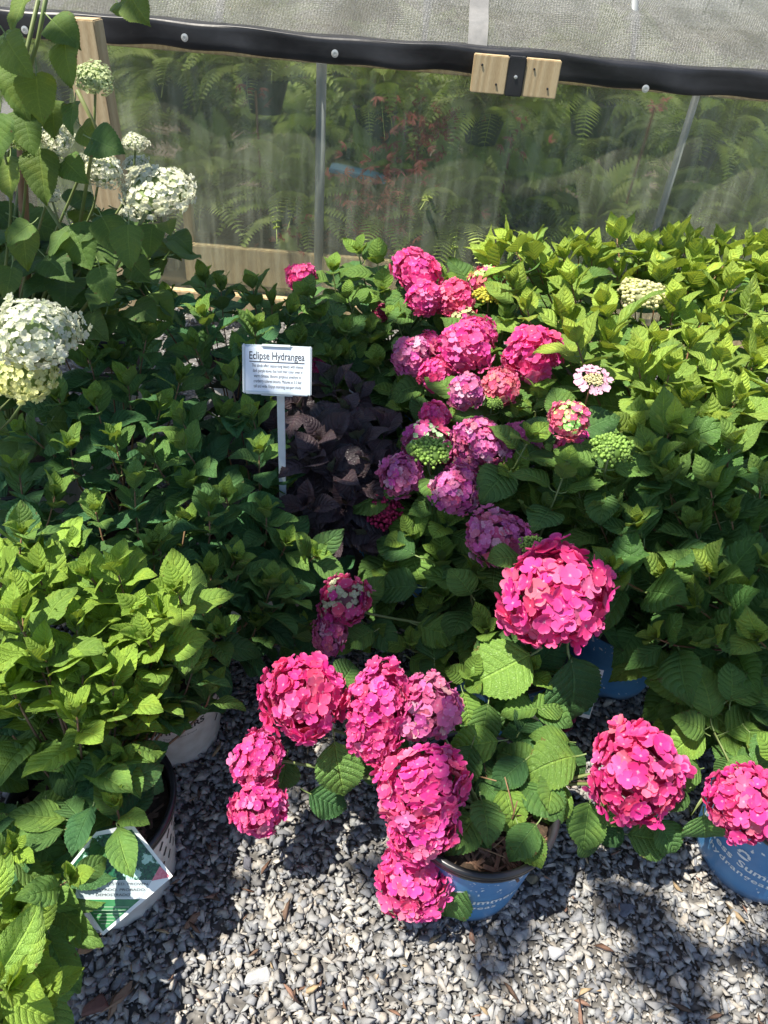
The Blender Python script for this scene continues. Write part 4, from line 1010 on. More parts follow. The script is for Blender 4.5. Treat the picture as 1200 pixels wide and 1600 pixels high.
for b_, t_, ag in [((520, 1138, .33), (536, 1248, .24), .45), ((470, 1232, .22), (535, 1268, .16), .9), ((520, 1085, .36), (560, 1030, .36), .8), ((668, 918, .34), (586, 912, .32), .8), ((662, 872, .38), (590, 842, .38), .8), ((742, 938, .36), (712, 890, .42), .5),
                 ((848, 1012, .36), (740, 1074, .32), .25), ((765, 1085, .30), (752, 1165, .24), .55), ((916, 1178, .30), (826, 1196, .30), .2), ((900, 1160, .28), (838, 1150, .30), .4), ((888, 1000, .38), (908, 1142, .22), .8), ((800, 1070, .28), (795, 1150, .22), .8),
                 ((782, 1215, .26), (812, 1300, .24), .15), ((925, 1235, .25), (908, 1330, .18), .45), ((888, 1210, .25), (845, 1287, .22), .4), ((965, 1300, .19), (1050, 1320, .15), .6), ((1020, 1270, .22), (1060, 1335, .18), .9), ((930, 1225, .28), (960, 1290, .22), .5),
                 ((742, 1238, .28), (778, 1312, .22), .8), ((735, 1290, .22), (700, 1345, .16), .9), ((722, 1350, .20), (690, 1440, .07), .9), ((742, 1150, .30), (716, 1228, .25), .7), ((720, 1070, .30), (738, 1130, .26), .3), ((770, 1165, .26), (800, 1175, .24), .7), ((450, 1170, .27), (440, 1240, .2), .9), ((600, 1190, .26), (560, 1215, .22), .9), ((855, 1195, .27), (830, 1240, .2), .8), ((815, 1210, .27), (842, 1270, .24), .8),
                 ((760, 1200, .25), (730, 1260, .2), .85), ((905, 1300, .19), (930, 1345, .14), .8), ((550, 1170, .3), (610, 1180, .28), .9), ((980, 1285, .2), (940, 1320, .16), .9), ((640, 1140, .3), (600, 1190, .24), .9)]:
    leaf2(PL['p1'], b_, t_, age=ag, flip=rnd.uniform(-.25, .25))
for b_, t_, ag in [((1116, 1142, .3), (1096, 1040, .38), .5), ((1110, 1135, .3), (1050, 1170, .28), .2), ((1120, 1150, .3), (1195, 1120, .32), .4), ((1110, 1150, .3), (1065, 1120, .34), .6), ((1100, 1260, .28), (1100, 1325, .18), .7), ((1080, 1230, .3), (1040, 1260, .3), .8), ((1130, 1100, .34), (1190, 1060, .38), .5), ((1150, 1180, .3), (1120, 1210, .26), .7), ((1160, 1130, .33), (1210, 1190, .3), .3), ((1100, 1200, .28), (1060, 1210, .3), .7), ((1140, 1110, .33), (1150, 1040, .4), .6)]:
    leaf2(PL['p2'], b_, t_, age=ag, flip=rnd.uniform(-.25, .25))
PL['p2'].stem([PL['p2'].base, at(1150, 1210, .28), at(1115, 1145, .31)], .004, .003)
PL['p1'].stem([PL['p1'].base, at(870, 1225, .24), at(960, 1225, .26)], .004, .003)
PL['p1'].stem([PL['p1'].base, at(640, 1180, .26), at(520, 1140, .32)], .004, .003)
PL['p1'].stem([at(1065, 1235, .26), at(1080, 1272, .24), at(1100, 1245, .28)], .003, .003)
shoots_px(['p2'], [(1215, 1190, .36), (1260, 1100, .4)], kind='big', L=.1)

# green hydrangeas, back right
gk = ['g%d' % i for i in range(1, 11)]
gp = [(799, 384, .78), (964, 376, .78), (1050, 384, .78), (1166, 391, .78), (881, 408, .76), (1095, 405, .76), (925, 405, .74), (840, 405, .74), (1010, 410, .74), (1130, 420, .74), (1190, 430, .74), (770, 405, .72)]
gp = [(x, y - 4, z + .02) for x, y, z in gp]
gp += [(830, 392, .78), (905, 385, .78), (1000, 388, .79), (1125, 385, .79), (1200, 390, .8), (1075, 382, .79), (1250, 395, .8)]
def zgreen(py): return float(np.interp(py, [400, 560, 700, 850, 1000, 1120], [.75, .70, .60, .50, .40, .32]))
for j, py in enumerate(range(440, 700, 46)):
    for i, px in enumerate(range(790, 1290, 58)):
        x = px + (29 if j % 2 else 0) + rnd.uniform(-14, 14); y = py + rnd.uniform(-12, 12)
        if x < 790 + (y - 440) * .62: continue
        if abs(x - 833) < 45 and abs(y - 552) < 45: continue
        if abs(x - 1000) < 50 and abs(y - 470) < 26: continue
        if abs(x - 926) < 60 and abs(y - 610) < 50: continue
        if abs(x - 895) < 50 and abs(y - 665) < 45: continue
        gp.append((x, y, zgreen(y) + rnd.uniform(-.03, .03)))
for j, py in enumerate(range(700, 1040, 62)):
    for i, px in enumerate(range(930, 1330, 74)):
        x = px + (37 if j % 2 else 0) + rnd.uniform(-16, 16); y = py + rnd.uniform(-14, 14)
        if y > 930 and x < 1020: continue
        if abs(x - 955) < 45 and abs(y - 700) < 30: continue
        gp.append((x, y, zgreen(y) + rnd.uniform(-.04, .04)))
for (px, py, z) in gp:
    t = at(px, py, z); p = near(gk, t)
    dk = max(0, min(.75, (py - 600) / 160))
    shoot(p, t, pairs=4 if py < 900 else 3, L=.13 * rnd.uniform(.85, 1.12), young=1 - .5 * dk, ageoff=.0 + .75 * dk, kind='acu', skip=.08)  # lower rows get darker leaf tones, shade painted into their colour

# hydrangeas with small leaves, left
wk = ['w%d' % i for i in range(10)]
wp = [(217, 449, .74), (317, 494, .68), (304, 542, .64), (399, 516, .66), (281, 595, .62), (360, 595, .62), (150, 632, .60), (41, 677, .58), (285, 660, .58), (289, 700, .56), (210, 760, .54), (86, 775, .52), (405, 707, .54), (326, 797, .50), (352, 775, .50), (247, 853, .48), (416, 805, .46), (367, 876, .44),
      (34, 836, .56), (240, 862, .48), (424, 915, .40), (340, 990, .38), (375, 892, .42), (447, 851, .42), (492, 870, .40), (421, 925, .38), (330, 900, .44), (450, 930, .36), (345, 452, .66), (395, 448, .64), (425, 475, .62), (320, 440, .66), (265, 470, .68), (170, 500, .68), (140, 560, .64), (200, 600, .62), (230, 520, .68),
      (90, 620, .60), (110, 700, .56), (180, 690, .56), (30, 740, .54), (150, 800, .52), (350, 650, .56), (240, 720, .54), (395, 655, .56), (380, 560, .60), (120, 860, .48), (290, 820, .46), (180, 560, .62), (60, 560, .6), (430, 600, .54), (400, 980, .32), (470, 985, .28), (120, 480, .66), (70, 440, .66), (300, 760, .5), (250, 640, .58), (450, 760, .44)]
shoots_px(['w2', 'w3', 'w4', 'w5', 'w6', 'w7', 'w8', 'w9'], wp, L=.098, pairs=4, young=.5, ageoff=.3)
ws = [(184, 895, .57), (277, 925, .53), (26, 967, .56), (176, 1061, .46), (70, 1030, .48), (120, 985, .50), (230, 1000, .46), (60, 900, .54), (-10, 890, .56), (20, 1080, .44), (120, 1120, .40), (230, 1100, .38), (-20, 1010, .48), (215, 960, .5), (100, 930, .5), (140, 900, .52), (60, 860, .52), (30, 940, .54), (165, 985, .48), (210, 1040, .44), (130, 1050, .44), (250, 970, .49), (0, 1040, .48), (50, 1120, .4), (180, 1110, .4), (275, 1020, .4)]
shoots_px(['w1', 'w2', 'w3'], [(a_, b_, z_ + rnd.uniform(-.05, .04)) for a_, b_, z_ in ws], L=.108, pairs=4, young=1, ageoff=-.38)  # lighter yellow leaf tone paints sunlight onto this clump
shoots_px(['w1', 'w2'], [(300, 1050, .38), (330, 1080, .34), (280, 1010, .4), (265, 1085, .34), (235, 1120, .32), (250, 1060, .36), (205, 1140, .32)], L=.09, pairs=3, young=.4, ageoff=.2)
shoots_px(['w1'], [(190, 1190, .34), (182, 1263, .33), (60, 1190, .34), (120, 1200, .33), (20, 1150, .36), (40, 1270, .32), (100, 1290, .30)], L=.075, pairs=3, young=.5)
shoots_px(['w1', 'w0'], [(108, 1375, .36), (20, 1330, .34)], L=.072, pairs=2, young=.9, ageoff=-.2)
shoots_px(['w0'], [(10, 1545, .38), (-30, 1440, .38), (40, 1480, .30), (-60, 1590, .36), (-20, 1620, .34), (30, 1420, .3), (60, 1560, .28)], L=.095, pairs=3, young=1, ageoff=-.45)  # corner shoots toned lime, sunlight painted into the leaves

# dark purple shrub
shoots_px(['p6', 'w8'], [(470, 540, .54), (500, 500, .58), (455, 490, .60), (540, 520, .56), (415, 520, .60), (480, 465, .62), (515, 560, .52)], L=.10, pairs=3, kind='big', young=.4, ageoff=.3)
dp = [(360, 600, .5), (470, 640, .54), (540, 650, .52), (500, 690, .52), (560, 690, .50), (600, 680, .48), (465, 730, .48), (520, 740, .48), (580, 730, .46), (480, 790, .44), (540, 790, .42), (440, 680, .46), (600, 745, .42), (510, 830, .36), (560, 840, .34), (520, 600, .50), (560, 620, .5), (430, 750, .42), (490, 720, .5), (550, 755, .45)]
shoots_px(['d1', 'd2'], dp, L=.145, pairs=3, kind='dark')

# tall white hydrangea
WH, WH_SUN = (.84, .84, .70), (.84, .84, .42); GRN = (.45, .58, .20)  # the yellow white has sunlight on the lower bloom painted in
HW = [('a1', 148, 123, 1.20, 62, (.62, .70, .42), .8), ('a1', 85, 213, 1.10, 60, WH, .7), ('a1', 35, 216, 1.10, 44, GRN, .8), ('a1', 156, 264, 1.04, 74, WH, .85), ('a1', 211, 222, 1.06, 44, WH, .6), ('a1', 212, 256, 1.0, 40, WH, .6), ('a1', 247, 300, 1.00, 112, WH, .75), ('a1', 78, 306, .95, 36, WH, .7), ('a1', 20, 66, 1.22, 44, GRN, .8), ('a1', 2, 218, 1.1, 40, WH, .8), ('a1', 192, 332, .9, 16, WH, .8),
      ('a2', 58, 522, .86, 124, (.82, .84, .72), 1.1), ('a2', 34, 578, .80, 112, WH_SUN, 1.0)]
for (k, px, py, z, w, c, tl) in HW:
    add_head(PL[k], px, py, z, w, c, 'white', tall=tl, leaves=False, face=Vector((rnd.uniform(-.1, .35), -.35, .9)).normalized())
def leaves_px(pl, lst, kind='heart'):
    for (bx, by, tx, ty, z, ag) in lst:
        y = 1.38 + rnd.uniform(-.06, .10); B = aty(bx, by, y + .03); Tt = aty(tx, ty, y - .03); d = Tt - B
        pl.add_leaf(B, d, Vector((rnd.uniform(-.6, .2), -.7, .7)), d.length * .80, ag, kind=kind)
leaves_px(PL['a1'], [(50, -20, 10, 48, 1.24, .3), (20, 60, 28, 190, 1.16, .5), (55, 90, 60, 190, 1.15, .1), (100, 40, 108, 135, 1.18, .5), (118, 145, 105, 205, 1.10, .9), (160, 205, 168, 240, 1.08, .2), (15, 225, 12, 310, 1.08, .2), (60, 205, 68, 318, 1.06, .5), (195, -20, 228, 35, 1.22, .3), (180, 0, 205, 15, 1.22, .4), (150, 320, 190, 400, .92, .6), (200, 330, 200, 420, .9, .7),
          (100, 330, 140, 420, .92, .8), (30, 330, 45, 420, .95, .4), (240, 335, 232, 400, .92, .7), (262, 340, 262, 362, .95, .3), (170, 350, 120, 370, .94, .9), (60, 340, 10, 380, .95, .8), (110, 350, 75, 400, .9, .8), (0, 40, 40, 120, 1.2, .5), (70, 20, 120, 70, 1.2, .6), (0, 150, -10, 260, 1.1, .7), (35, 150, 45, 240, 1.1, .6), (85, 140, 80, 215, 1.1, .5), (120, 190, 150, 225, 1.05, .4), (130, 210, 185, 235, 1.05, .9), (90, 240, 130, 280, 1.0, .9), (60, 390, 110, 440, .86, .9), (20, 400, 10, 470, .86, .8), (150, 400, 170, 470, .82, .9), (200, 400, 230, 440, .84, .8)])
for i in range(70):
    px, py = rnd.uniform(-60, 270), rnd.uniform(180, 500); z = float(np.interp(py, [180, 330, 500], [1.02, .88, .74])) + rnd.uniform(-.08, .02)
    if px > 130 and py < 320 - (px - 130) * .1: continue
    if px > 290 - abs(py - 360) * .35: continue
    p = at(px, py, z); a = rnd.uniform(0, 6.28); d = Vector((math.cos(a) * .8, math.sin(a) * .8 - .3, rnd.uniform(-.6, .0)))
    PL['a1'].add_leaf(p, d, Vector((0, -.3, 1)) + Vector((rnd.uniform(-.4, .4), rnd.uniform(-.4, .4), 0)), rnd.uniform(.075, .115), rnd.uniform(.5, 1.1), kind='heart')
for i in range(34):
    px, py = rnd.uniform(-90, 90), rnd.uniform(430, 680); z = float(np.interp(py, [430, 680], [.80, .62])) - .08
    p = at(px, py, z); a = rnd.uniform(0, 6.28)
    PL['a2'].add_leaf(p, Vector((math.cos(a), math.sin(a) - .2, rnd.uniform(-.6, 0))), Vector((0, -.3, 1)), rnd.uniform(.08, .12), rnd.uniform(.5, 1.1), kind='heart')
for (a, b, c_) in (((60, 0), (30, 130), (5, 300)), ((75, -20), (60, 60), (20, 200)), ((120, 140), (150, 200), (120, 380)), ((60, 300), (110, 380), (60, 480)), ((230, 330), (180, 420), (100, 520))):
    PL['a1'].stem([aty(*a, 1.50), aty(*b, 1.50), aty(*c_, 1.52)], .004, .004)
PL['a1'].stem([aty(26, 60, 1.62), aty(34, 220, 1.62), aty(40, 420, 1.6), PL['a1'].base], .010, .012, M['stem_wood'], 'trunk')

def fill(keys, poly, n, zf, kind, Lr, age=(.7, 1.1), drop=(.08, .20)):
    """mature leaves lower down in the shrubs, within a photo polygon of the canopy they hang under"""
    k_ = 0; tries = 0
    x0_, x1_, y0_, y1_ = min(p[0] for p in poly), max(p[0] for p in poly), min(p[1] for p in poly), max(p[1] for p in poly)
    while k_ < n and tries < n * 12:
        tries += 1; px, py = rnd.uniform(x0_, x1_), rnd.uniform(y0_, y1_); ins = False; j = len(poly) - 1
        for i in range(len(poly)):
            xi, yi = poly[i]; xj, yj = poly[j]
            if (yi > py) != (yj > py) and px < (xj - xi) * (py - yi) / (yj - yi) + xi: ins = not ins
            j = i
        if not ins: continue
        p = at(px, py, max(.19, zf(py) - rnd.uniform(*drop))); a = rnd.uniform(0, 6.28)
        near(keys, p).add_leaf(p, Vector((math.cos(a), math.sin(a) - .25, rnd.uniform(-.45, .25))), Vector((rnd.uniform(-.35, .35), rnd.uniform(-.6, .1), 1)), rnd.uniform(*Lr), rnd.uniform(*age), kind=kind); k_ += 1
zl = lambda y: float(np.interp(y, [430, 700, 1000, 1300], [.70, .56, .42, .32]))
fill(['w2', 'w3', 'w4', 'w5', 'w6', 'w7', 'w8', 'w9'], [(-40, 430), (300, 430), (440, 500), (430, 720), (520, 900), (440, 1010), (330, 960), (-40, 900)], 330, zl, 'pan', (.08, .11), (.85, 1.2), (.14, .27))  # darkest leaf tones paint shade into the gaps between shoots
fill(['w1', 'w2', 'w3'], [(-40, 880), (300, 930), (320, 1040), (220, 1090), (180, 1200), (190, 1290), (120, 1330), (-40, 1330)], 60, zl, 'pan', (.085, .11), (.5, 1.0), (.12, .24))
fill(['w1', 'w3'], [(-40, 1150), (190, 1150), (215, 1230), (190, 1290), (60, 1310), (-40, 1320)], 60, lambda y: .36, 'pan', (.075, .1), (.4, 1.0), (.0, .08))
fill(['w0', 'w1'], [(-40, 1300), (60, 1310), (90, 1400), (30, 1600), (-60, 1600)], 36, zl, 'pan', (.09, .12), (.3, .8), (.04, .12))
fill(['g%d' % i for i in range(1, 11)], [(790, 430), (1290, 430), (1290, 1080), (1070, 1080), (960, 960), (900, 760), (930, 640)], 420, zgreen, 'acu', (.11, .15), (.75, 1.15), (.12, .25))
fill(['p3', 'p4', 'p5', 'p6', 'p7', 'p8', 'p9'], [(520, 430), (780, 430), (900, 600), (930, 900), (740, 960), (600, 880), (620, 700), (560, 600)], 230, lambda y: float(np.interp(y, [430, 700, 950], [.64, .50, .38])), 'big', (.09, .13), (.7, 1.1), (.10, .2))
fill(['p6', 'd2', 'w8'], [(380, 450), (560, 440), (600, 520), (580, 620), (500, 600), (490, 530), (380, 530)], 55, lambda y: float(np.interp(y, [440, 600], [.62, .50])), 'pan', (.08, .11), (.7, 1.1), (.05, .2))
fill(['d1', 'd2'], [(400, 560), (600, 660), (640, 740), (590, 860), (500, 850), (430, 760)], 45, lambda y: float(np.interp(y, [600, 850], [.50, .34])), 'dark', (.12, .15), (.3, 1.0), (.04, .14))
fill(['p1', 'p3'], [(700, 1090), (860, 1090), (880, 1230), (840, 1290), (740, 1300), (700, 1200)], 34, lambda y: .30, 'big', (.065, .10), (.3, 1.0), (.0, .08))
fill(['p3', 'p1'], [(560, 960), (720, 930), (880, 1000), (880, 1060), (560, 1040)], 34, lambda y: .34, 'big', (.07, .11), (.4, 1.0), (.05, .18))
fill(['p2'], [(1060, 1060), (1210, 1040), (1260, 1180), (1080, 1190)], 26, lambda y: .36, 'big', (.09, .12), (.2, .9), (.03, .14))

# low hanging branch of the small-leaved plant over the gravel
tw = PL['w4']; tw.stem([at(440, 970, .16), at(415, 1003, .12), at(372, 985, .14)], .002, .002)
for b_, t_ in (((470, 972, .16), (498, 960, .17)), ((440, 1005, .1), (455, 1040, .08)), ((400, 1008, .1), (385, 1045, .07)), ((455, 985, .14), (490, 1000, .14))):
    leaf2(tw, b_, t_, age=.7)

fill(['a1'], [(-60, 320), (120, 330), (270, 340), (262, 400), (220, 470), (100, 500), (-60, 500)], 95, lambda y: float(np.interp(y, [320, 500], [.93, .76])), 'heart', (.08, .115), (.5, 1.1), (.0, .12))
def litter(pl, n, R_, seed):
    r = random.Random(seed); V, Fc = [], []
    for k in range(n):
        a = r.uniform(0, 6.28); q = R_ * math.sqrt(r.random()); c = Vector((q * math.cos(a), q * math.sin(a), r.uniform(.0, .008))); d = Vector((r.uniform(-1, 1), r.uniform(-1, 1), r.uniform(-.3, .4))).normalized(); w = d.cross(Vector((0, 0, 1))).normalized()
        L = r.uniform(.006, .028); ww = r.uniform(.0015, .005); b = len(V); t = Vector((0, 0, .002))
        V += [c - d * L - w * ww, c - d * L + w * ww, c + d * L + w * ww, c + d * L - w * ww, c - d * L * .8 + t, c + d * L * .8 + t]
        Fc += [(b, b + 1, b + 4), (b + 1, b + 2, b + 5, b + 4), (b + 2, b + 3, b + 5), (b + 3, b, b + 4, b + 5)]
    o = mesh_obj('bark_mulch', [v + Vector((0, 0, pl.base.z - .004)) for v in V], Fc, M['bark'], pl.root, Matrix.Identity(4)); o['kind'] = 'stuff'
litter(PL['p1'], 260, .118, 1); litter(PL['w1'], 160, .11, 2); litter(PL['p2'], 160, .118, 3); litter(PL['p3'], 160, .12, 4)
# dry stubs in the foremost pot
PL['p1'].stem([at(402, 1185, .28), at(420, 1225, .25), at(405, 1262, .22)], .003, .003)
for k in range(9):
    a = rnd.uniform(0, 6.28); b0 = PL['p1'].base + Vector((math.cos(a) * .06, math.sin(a) * .06 - .02, 0)); PL['p1'].stem([b0, b0 + Vector((rnd.uniform(-.02, .02), rnd.uniform(-.02, .02), .03)), b0 + Vector((rnd.uniform(-.03, .03), rnd.uniform(-.03, .03), rnd.uniform(.04, .08)))], .0022, .001, M['stem_wood'], 'dry_stub')

# ------------------------------------------------------------------ the plant sign
sp0 = at(433, 578, .75)
sg = thing('plant_sign', 'small framed white sign lettered Eclipse Hydrangea on a grey stake', 'sign', (sp0.x, sp0.y, 0))
M['card'] = simple('sign_card', (.62, .70, .80), (.70, .76, .84), 14, .35)
M['holder'] = simple('sign_holder', (.50, .56, .58), (.62, .68, .70), 20, .25)
SW, SH = 108 * depth(sp0) / FPX, 76 * depth(sp0) / FPX
tl_ = Matrix.Translation((0, 0, .75)) @ Matrix.Rotation(math.radians(-2.6), 4, 'Y') @ Matrix.Rotation(math.radians(-22), 4, 'X')
bevel_box('card', (SW * .93, .003, SH * .9), M['card'], sg, tl_, .0008)
bevel_box('backing', (SW * .99, .004, SH * .98), M['holder'], sg, tl_ @ Matrix.Translation((0, .005, 0)), .001)
for sx in (-1, 1): bevel_box('frame_edge', (SW * .045, .009, SH), M['holder'], sg, tl_ @ Matrix.Translation((sx * SW * .48, 0, 0)), .002)
bevel_box('frame_edge', (SW * .93, .009, SH * .07), M['holder'], sg, tl_ @ Matrix.Translation((0, 0, -SH * .475)), .002)
bevel_box('frame_clip', (SW * .45, .011, SH * .07), M['holder'], sg, tl_ @ Matrix.Translation((-.01 * SW, 0, SH * .475)), .003)
bevel_box('frame_clip', (SW * .5, .011, SH * .06), M['holder'], sg, tl_ @ Matrix.Translation((0, 0, -SH * .5)), .003)
def flat_text(body, size, x, z, wfit, parent, base, m, name='lettering', bold=0.0, yoff=-.0019, hfit=1.0):
    me = text_mesh(body, size, bold=bold); xs = [v.co.x for v in me.vertices]; w = max(xs) - min(xs); k = wfit / w if wfit else 1
    cxm = (max(xs) + min(xs)) / 2
    for v in me.vertices: v.co = ((v.co.x - cxm) * k, 0, v.co.y * hfit)
    me.materials.clear(); me.materials.append(m); return link(name, me, parent, base @ Matrix.Translation((x, yoff, z)))
flat_text('Eclipse Hydrangea', SH * .22, 0, SH * .27, SW * .80, sg, tl_, M['ink_black'], bold=.0002)
bevel_box('underline', (SW * .80, .0006, SH * .016), M['ink_black'], sg, tl_ @ Matrix.Translation((0, -.0021, SH * .155)), .0001)
for i, ln in enumerate(('This shrub offers season-long beauty with intense,', 'dark purple leaves that hold their color, even in', 'warm climates. Blooms gorgeous amethyst or', 'cranberry colored blooms. Matures at 3-5 feet', 'tall and wide. Enjoys morning sun-part shade.')):
    flat_text(ln, SH * .095, .01 * SW, SH * (.075 - i * .105), SW * (.75, .72, .69, .70, .70)[i], sg, tl_, M['ink_black'])
bevel_box('stake', (SW * .115, .004, .74), M['holder'], sg, Matrix.Translation((.004, .012, .37)), .001)

# ------------------------------------------------------------------ plant tags
def tag_quad(name, pts, parent, m, off):
    v = [tuple(p + off) for p in pts]; return mesh_obj(name, v, [tuple(range(len(v)))], m, parent)
m_, nt_, out_ = mat('tag_photo'); tc_ = nt_.nodes.new('ShaderNodeTexCoord')
vo_ = nd(nt_, 'ShaderNodeTexVoronoi', i_Scale=52.0); nt_.links.new(tc_.outputs['Object'], vo_.inputs['Vector'])
nn_ = noise(nt_, 260, 3, tc_.outputs['Object']); ar_ = noise(nt_, 16, 1, tc_.outputs['Object'])
gr_ = ramp(nt_, nn_, [(.35, (.006, .03, .02)), (.7, (.03, .16, .07))])
fm_ = nd(nt_, 'ShaderNodeMapRange'); nt_.links.new(math_n(nt_, 'ADD', vo_.outputs['Distance'], math_n(nt_, 'MULTIPLY', math_n(nt_, 'SUBTRACT', noise(nt_, 170, 2, tc_.outputs['Object']), .5), 1.1)), fm_.inputs[0]); fm_.inputs[1].default_value = .42; fm_.inputs[2].default_value = .34
f2_ = nd(nt_, 'ShaderNodeMapRange'); nt_.links.new(ar_, f2_.inputs[0]); f2_.inputs[1].default_value = .46; f2_.inputs[2].default_value = .50
fl_c = mixc(nt_, nn_, (.22, .45, .38), (.55, .75, .68)); bsdf(nt_, out_, mixc(nt_, math_n(nt_, 'MULTIPLY', fm_.outputs[0], f2_.outputs[0]), gr_, fl_c), .22); M['tagphoto'] = m_
M['tagwhite'] = simple('tag_white', (.76, .79, .8), (.82, .84, .85), 20, .25)
M['tagpale'] = simple('tag_pale_band', (.40, .47, .50), (.46, .52, .55), 20, .25)
M['taggreen'] = simple('tag_green', (.03, .16, .06), (.06, .24, .09), 60, .22)
M['tagpink'] = simple('tag_pink', (.55, .10, .16), (.7, .25, .3), 300, .3)
M['taggrey'] = simple('tag_small_print', (.28, .40, .28), (.3, .45, .3), 60, .3)
# diamond card leaning on the white pot: corners from the photo
rt_ = at(269, 1369, .25); bt_ = at(161, 1461, .19); 
c0 = (rt_ + bt_) / 2
ex = Vector((1, 0, 0))
pt_top = at(207, 1292, .315); 
tg = thing('plant_tag', 'large diamond shaped plant tag leaning on the white pot', 'tag', tuple(bt_))
# card plane through right, bottom and top corners
ax_ = (rt_ - bt_); ay_ = (pt_top - rt_)
nrm_ = ax_.cross(ay_).normalized()
if nrm_.y > 0 and nrm_.z < 0: nrm_ = -nrm_
if nrm_.dot(CAM - bt_) < 0: nrm_ = -nrm_
def on_card(px, py, lift):
    d = ray(px, py); t = (bt_ - CAM).dot(nrm_) / d.dot(nrm_); return CAM + d * t + nrm_ * lift - bt_
def card(name, pix, m, lift): return mesh_obj(name, [tuple(on_card(x, y, lift)) for x, y in pix], [tuple(range(len(pix)))], m, tg, Matrix.Identity(4))
lt = (100, 1392)
full = [(207, 1288), (270, 1369), (161, 1462), (95, 1368), (150, 1300)]
V_ = [tuple(on_card(x, y, 0)) for x, y in full] + [tuple(on_card(x, y, -.0012)) for x, y in full]; n5 = 5
card_o = mesh_obj('card', V_, [tuple(range(5)), tuple(range(9, 4, -1))] + [(i, (i + 1) % 5, 5 + (i + 1) % 5, 5 + i) for i in range(5)], M['tagwhite'], tg, Matrix.Identity(4))
card('photo_print', [(206, 1296), (252, 1354), (240, 1375), (105, 1375), (100, 1368), (150, 1306)], M['tagphoto'], .0004)
card('pink_corner', [(250, 1353), (265, 1368), (262, 1371), (237, 1376)], M['tagpink'], .0008)
card('pale_band', [(112, 1376), (237, 1376), (222, 1402), (126, 1402)], M['tagpale'], .0006)
card('green_panel', [(127, 1405), (219, 1405), (161, 1455)], M['taggreen'], .0006)
for k in range(6):
    y = 1416 + k * 5.2; x0_ = 127 + (y - 1405) * .72 + 4; x1_ = 219 - (y - 1405) * 1.16 - 4
    if x1_ > x0_ + 4: card('small_print', [(x0_, y), (x1_, y), (x1_, y + 1.4), (x0_, y + 1.4)], M['taggrey'], .0009)
def card_text(body, pa, pb, hgt):
    me = text_mesh(body, 1.0); xs = [v.co.x for v in me.vertices]; x0_, x1_ = min(xs), max(xs)
    A_ = on_card(*pa, .0010); B_ = on_card(*pb, .0010); ex = (B_ - A_); L_ = ex.length; ex.normalize(); ey = nrm_.cross(ex)
    if ey.z < 0: ey = -ey
    for v in me.vertices:
        u = (v.co.x - x0_) / (x1_ - x0_) * L_; v.co = A_ + ex * u + ey * (v.co.y * hgt)
    me.materials.clear(); me.materials.append(M['ink_black']); link('lettering', me, tg, Matrix.Identity(4))
st_o = bevel_box('stake', (.012, .002, .15), M['tagwhite'], tg, Matrix.Translation((-.01, .10, .04)), .0005)
card_text('TRIALED. TESTED. PROVEN.', (128, 1381), (233, 1381), .0055)
card_text('ENSAYADO. PROBADO.', (138, 1390), (228, 1390), .0055)
card_text('DEMOSTRADO.', (150, 1398), (205, 1398), .0055)
# tall care labels in the blue pots
def care_label(name, label, px, py, z, w, h, cols, rz, tilt=.25):
    p = at(px, py, z); o = thing(name, label, 'tag', tuple(p)); base = Matrix.Rotation(rz, 4, 'Z') @ Matrix.Rotation(-tilt, 4, 'X')
    bevel_box('card', (w, .0012, h), cols[0], o, base @ Matrix.Translation((0, 0, h / 2)), .0003)
    z0 = .06
    for (m, fr) in cols[1]:
        me_h = h * fr; bevel_box('print', (w * .9, .0006, me_h * .92), m, o, base @ Matrix.Translation((0, -.0010, z0 * h + me_h / 2)), .0001); z0 += fr
M['tagred'] = simple('tag_red', (.30, .02, .03), (.45, .10, .08), 120, .3); M['tagblue'] = simple('tag_blue', (.03, .18, .55), (.05, .24, .6), 20, .3); M['tagcream'] = simple('tag_cream', (.6, .58, .45), (.66, .64, .52), 20, .3)
M['tagteal'] = simple('tag_teal', (.02, .16, .2), (.25, .5, .5), 90, .3)
care_label('care_label', 'blue and cream care label stuck in the pot below the largest bloom', 822, 1160, .19, .052, .085, (M['tagblue'], [(M['tagblue'], .3), (M['tagcream'], .5), (M['tagblue'], .12)]), .35)
care_label('care_label', 'blue and teal care label hidden behind a hanging leaf', 908, 1120, .12, .036, .13, (M['tagwhite'], [(M['tagteal'], .45), (M['tagblue'], .42)]), -.2)
care_label('care_label', 'red and cream care label standing in dark gravel at the shaded blue pot', 962, 1068, .06, .045, .12, (M['tagwhite'], [(M['tagblue'], .2), (M['tagcream'], .3), (M['tagred'], .4)]), -.25)
care_label('care_label', 'small light blue care label beside the dark purple shrub', 552, 632, .40, .022, .07, (M['tagwhite'], [(M['tagteal'], .4), (M['tagpale'], .4)]), .3)

